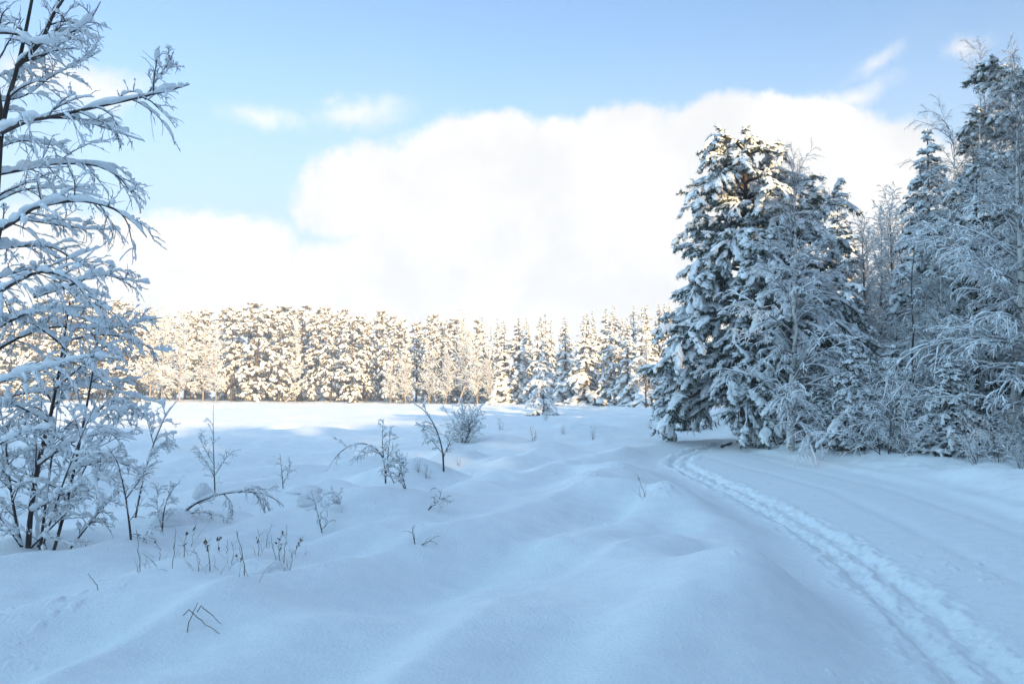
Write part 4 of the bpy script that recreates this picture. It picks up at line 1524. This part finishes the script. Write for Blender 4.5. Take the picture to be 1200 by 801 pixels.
sapling('thin frosted sapling rising from the snow beside the bent snow ball branch', (192, 622),
        [[(190, 624), (192, 600), (198, 580), (212, 562)], [(190, 620), (184, 590), (186, 565)]], [.009, .006], [.012, .012], 213)
sapling('bent bare bough arching to the ground right of the snow ball', (216, 606),
        [[(213, 602), (232, 588), (262, 578), (296, 576), (322, 584), (346, 606)], [(213, 602), (240, 600), (262, 606)], [(262, 578), (272, 592), (270, 612)], [(296, 576), (310, 588), (318, 604)],
         [(280, 577), (300, 572), (330, 576)]], [.014, .008, .007, .007, .006], [.022, .014, .010, .012, .012], 214, n2=7, n3=4, droop=.2, up=-.1, w2=.014, cover=.6)
sapling('arched frosted sapling bowed over to the left in mid field', (452, 566),
        [[(452, 568), (450, 540), (440, 525), (420, 519), (398, 530), (382, 552)], [(450, 545), (448, 510), (450, 490)], [(446, 530), (430, 530), (410, 545)], [(452, 560), (456, 520), (458, 496)]],
        [.016, .012, .010, .010], [.020, .016, .016, .014], 215, n2=9, w2=.016, w3=.012, L2=.22, twig_r=.004)
sapling('small frosted twig fan right of the arched sapling', (474, 572),
        [[(476, 574), (470, 550), (464, 528)], [(474, 572), (468, 555), (478, 530)], [(462, 566), (455, 548), (462, 540)]], [.008, .008, .006], [.014, .012, .012], 216, twig_r=.004)
sapling('dark stemmed frosted sapling leaning left in mid field', (520, 552),
        [[(520, 554), (518, 525), (510, 500), (498, 482), (484, 472)], [(518, 530), (505, 515), (495, 512)], [(519, 535), (528, 515), (526, 500)], [(514, 510), (500, 500), (490, 500)]],
        [.018, .009, .009, .008], [.016, .014, .012, .014], 217, n2=9, w2=.015, w3=.011, L2=.22, twig_r=.004)
sapling('small forked twig standing in snow left of mid field', (332, 572),
        [[(332, 574), (330, 550), (328, 530)], [(332, 566), (338, 552), (342, 540)]], [.008, .006], [.010, .010], 218, n2=6, n3=3, w2=.008, w3=.006)
sapling('short broken twig with snow tuft before the arched sapling', (376, 624),
        [[(378, 626), (372, 600), (365, 575)], [(377, 620), (384, 610), (381, 585)]], [.007, .005], [.012, .010], 219, n2=4, n3=2, L2=.15, w2=.010, w3=.006)
sapling('drooping snow clumped twig beside the small mounds left of mid field', (398, 600),
        [[(399, 602), (398, 585), (390, 578), (380, 580)], [(398, 590), (388, 588)]], [.008, .006], [.04, .03], 220, n2=4, n3=2, L2=.15)
sapling('low sprawling frosted twig on the mound in mid field', (503, 597),
        [[(500, 598), (512, 588), (526, 580)], [(502, 597), (514, 585), (518, 572)]], [.007, .006], [.010, .010], 221, n2=5, n3=3, L2=.18, w2=.008, w3=.006)
sapling('two lone crossed twigs poking from smooth snow in the middle foreground', (492, 638),
        [[(487, 640), (484, 626), (483, 616)], [(494, 638), (502, 634), (510, 628)]], [.006, .006], [.008, .008], 222, n2=3, n3=0, L2=.2, w2=.006)

# round bush and small sprigs farther out on the field
b = ground_at(543, 518)
bush = make_root('snowy_shrub', 'round dense frosted bush standing alone in mid field', 'shrub', b)
grow_shrub(bush, 230, 1.45, 22, SHRUB, spread=.5, n2=8, n3=6, frost=.016, stem_r=.012, droop=.02, twig_r=.006)
b = ground_at(625, 517)
sprig = make_root('sprig', 'thin frosted sprig far out in the centre of the field', 'sprig', b)
grow_shrub(sprig, 231, .6, 4, SHRUB, spread=.3, n2=5, n3=2, frost=.010, stem_r=.008, droop=.03, twig_r=.004)
for px, py, s, rz, lab in ((586, 503, 1.0, 1, 'small dark sprig right of the round bush'), (695, 515, .9, 2, 'thin sprig far out below the largest far spruce'),
                           (660, 508, .8, 3, 'short sprig on the field below the advanced spruce'), (762, 502, .8, 4, 'short sprig on the field left of the crouching conifer'),
                           (640, 492, 1.2, 5, 'shaded sprig at the foot of the advanced spruce'), (500, 560, .5, 1.5, 'tiny sprig at the foot of the dark stemmed sapling'),
                           (490, 553, .45, 2.5, 'tiny sprig between the arched and dark stemmed saplings'), (537, 545, .45, .5, 'tiny sprig right of the dark stemmed sapling')):
    copy_thing(sprig, lab, ground_at(px, py), rz, s)

# snow ball caught on the bent bough, heavy pillows on buried twigs
def snow_pillow(label, px, py, rx, rz, seed, lift=0.0, d=None):
    g = ground_at(px, py)
    o = make_root('snow_clump', label, 'snow clump', g + np.array([0, 0, lift]))
    ge = Geo()
    ge.add(*lumps(np.random.default_rng(seed), np.array([[0, 0, 0.0]]), np.array([[1, .2, 0]]), [rx], [rx * .9], [rz], .10, ico(3)))
    c = ge.build('snow_body', M['snow'], o)
    return o


b = ground_at(237, 600)
p = ray(237, 580, b[1])
o = make_root('snow_clump', 'rounded snow ball perched on the bent bare bough', 'snow clump', p)
ge = Geo()
ge.add(*lumps(np.random.default_rng(3), np.array([[0, 0, 0.0]]), np.array([[0.1, 1, 0]]), [.12], [.115], [.15], .07, ico(3)))
ge.build('snow_body', M['snow'], o)
snow_pillow('wide snow pillow on buried twigs left of the bent bare bough', 200, 608, .26, .17, 31, -.04)
snow_pillow('low snow pillow among the dry stalks', 303, 668, .24, .13, 32, -.04)
snow_pillow('small snow cap on a buried tuft right of the dry stalks', 356, 573, .26, .12, 33, -.03)
snow_pillow('snow cap beside the drooping clumped twig', 362, 588, .15, .16, 34)

# dry stalks
def stalk(label, pts, seed, r=.0026, heads=0, side=2):
    rng = np.random.default_rng(seed)
    b = ground_at(*pts[0][0])
    o = make_root('dry_stalk', label, 'dry stalk', b, 'dry stalks poking out of the snow')
    br = Geo()
    for line in pts:
        P = np.array([ray(p[0], p[1], min(b[1], ground_at(p[0], p[1])[1] - .02)) for p in line])
        P = np.array([[np.interp(q, range(len(P)), P[:, j]) for j in range(3)] for q in np.linspace(0, len(P) - 1, 9)])[None] - b
        P += rng.normal(0, .004, P.shape)
        P[0, 0, 2] -= .06
        br.add(*tubes(P, taper(np.array([r]), 9, .55), 5))
        if side:
            s, d, l, _, _ = spawn(rng, P, np.array([.35]), side, .4, 1, 45, 10, .3, .2)
            br.add(*tubes(grow(rng, s, d, l, 5, .05, .1), taper(np.full(len(s), r * .6), 5, .5), 4))
    ns = int(rng.integers(3, 7)) if side else 0        # fine withered blades round the foot
    if ns:
        q = np.stack([rng.normal(0, .05, ns), rng.normal(0, .05, ns), np.full(ns, -.03)], -1)
        dq = np.stack([rng.normal(0, .35, ns), rng.normal(0, .35, ns), np.ones(ns)], -1)
        br.add(*tubes(grow(rng, q, dq, rng.uniform(.08, .24, ns), 6, .12, .10), taper(np.full(ns, r * .5), 6, .4), 4))
    st = br.build('stem', M['dry_stalk'], o)
    P = (px_line([(p[0], p[1]) for p in pts[0]], b[1], 8) - b)
    for q in range((heads + 1) // 2):
        hd = Geo()
        pos = P[rng.integers(3, 8)][None] + rng.normal(0, .012, (1, 3))
        hd.add(*lumps(rng, pos, np.array([[.1, 0, 1]]) + rng.normal(0, .4, (1, 3)), rng.uniform(.010, .022, 1), rng.uniform(.005, .009, 1), rng.uniform(.005, .009, 1), .3))
        hd.build('seed_head', M['dry_stalk'], o)
    kids_of(o)
    return o


stalk('broken dry stalk folded into a triangle lying on the left foreground snow', [[(219, 737), (225, 720), (231, 706)], [(231, 706), (246, 718), (260, 730)], [(216, 710), (236, 727), (257, 741)]], 300, .0034, side=0)
stalk('pale slim stalk standing below the curved dark sapling', [[(165, 668), (163, 645), (160, 620)]], 301, .003, side=1)
stalk('pale slim stalk right of the pale pair below the thin sapling', [[(202, 664), (204, 640), (206, 618)]], 302, .003, side=1)
stalk('short stalk with dark hanging seed head below the bent bough', [[(216, 652), (217, 638), (218, 622)]], 303, .003, 5, 1)
stalk('withered stalk with brown curled leaves below the bent bough', [[(247, 668), (244, 648), (240, 630)]], 304, .0035, 9, 2)
stalk('short stalk with two dark pods left of the snow pillow', [[(257, 646), (256, 638), (256, 630)], [(266, 648), (266, 640), (267, 632)]], 305, .003, 7, 0)
stalk('tall slanting dry stalk rising over the low snow pillow', [[(288, 674), (284, 650), (277, 622)]], 306, .0036, 2, 2)
stalk('straight thin stalk with one dark bead behind the low snow pillow', [[(303, 650), (303, 635), (302, 620)]], 307, .003, 3, 1)
stalk('bushy withered stalk cluster with dark pods right of low snow pillow', [[(328, 658), (326, 640), (330, 624)], [(332, 654), (335, 640), (336, 615)], [(324, 655), (320, 642), (318, 632)]], 308, .003, 12, 2)
stalk('drooping stalk ending in the darkest seed head', [[(346, 648), (350, 638), (355, 628)]], 309, .003, 10, 1)
stalk('faint short stalk lying low on the left foreground snow', [[(116, 690), (110, 680), (104, 672)]], 310, .003, 0, 0)
stalk('lone thin stalk on the smooth slope left of the trail', [[(756, 582), (752, 570), (748, 558)]], 311, .0045, 1, 1)
for i, (px, py) in enumerate(((232, 668), (272, 660), (312, 640), (186, 656), (340, 668), (224, 640))):
    stalk(('wispy grass stem left of the withered curled stalk', 'wispy grass stem between withered stalk and snow pillow', 'wispy grass stem behind the low snow pillow',
           'wispy grass stem between the two pale slim stalks', 'wispy grass stem in front of the bushy stalk cluster', 'wispy grass stem under the bent bough')[i],
          [[(px, py), (px + 2, py - 12), (px + (i % 3 - 1) * 6, py - 26)]], 320 + i, .0025, i % 2 * 2, 1)


# ------------------------------------------------------------------ cold hazy air
def build_haze(x0, x1, y0, y1, z0, z1, density):
    V = np.array([(x, y, z) for z in (z0, z1) for y in (y0, y1) for x in (x0, x1)], float)
    F = np.array([(0, 2, 3, 1), (4, 5, 7, 6), (0, 1, 5, 4), (2, 6, 7, 3), (0, 4, 6, 2), (1, 3, 7, 5)])
    m = bpy.data.materials.new('haze')
    m.use_nodes = True
    t = m.node_tree
    t.nodes.clear()
    out = t.nodes.new('ShaderNodeOutputMaterial')
    v = t.nodes.new('ShaderNodeVolumePrincipled')
    v.inputs['Color'].default_value = (0.97, 0.97, 0.97, 1)
    v.inputs['Density'].default_value = density
    v.inputs['Anisotropy'].default_value = 0.3
    t.links.new(v.outputs[0], out.inputs['Volume'])
    o = new_mesh('haze', V, [F], m, smooth=False)
    o['kind'] = 'stuff'
    o['label'] = 'thin cold haze hanging over the field and far forest'
    o['category'] = 'haze'


build_haze(-3700, 3700, -3700, 3700, -3.0, 42.0, 0.0011)
scene.cycles.volume_bounces = 1
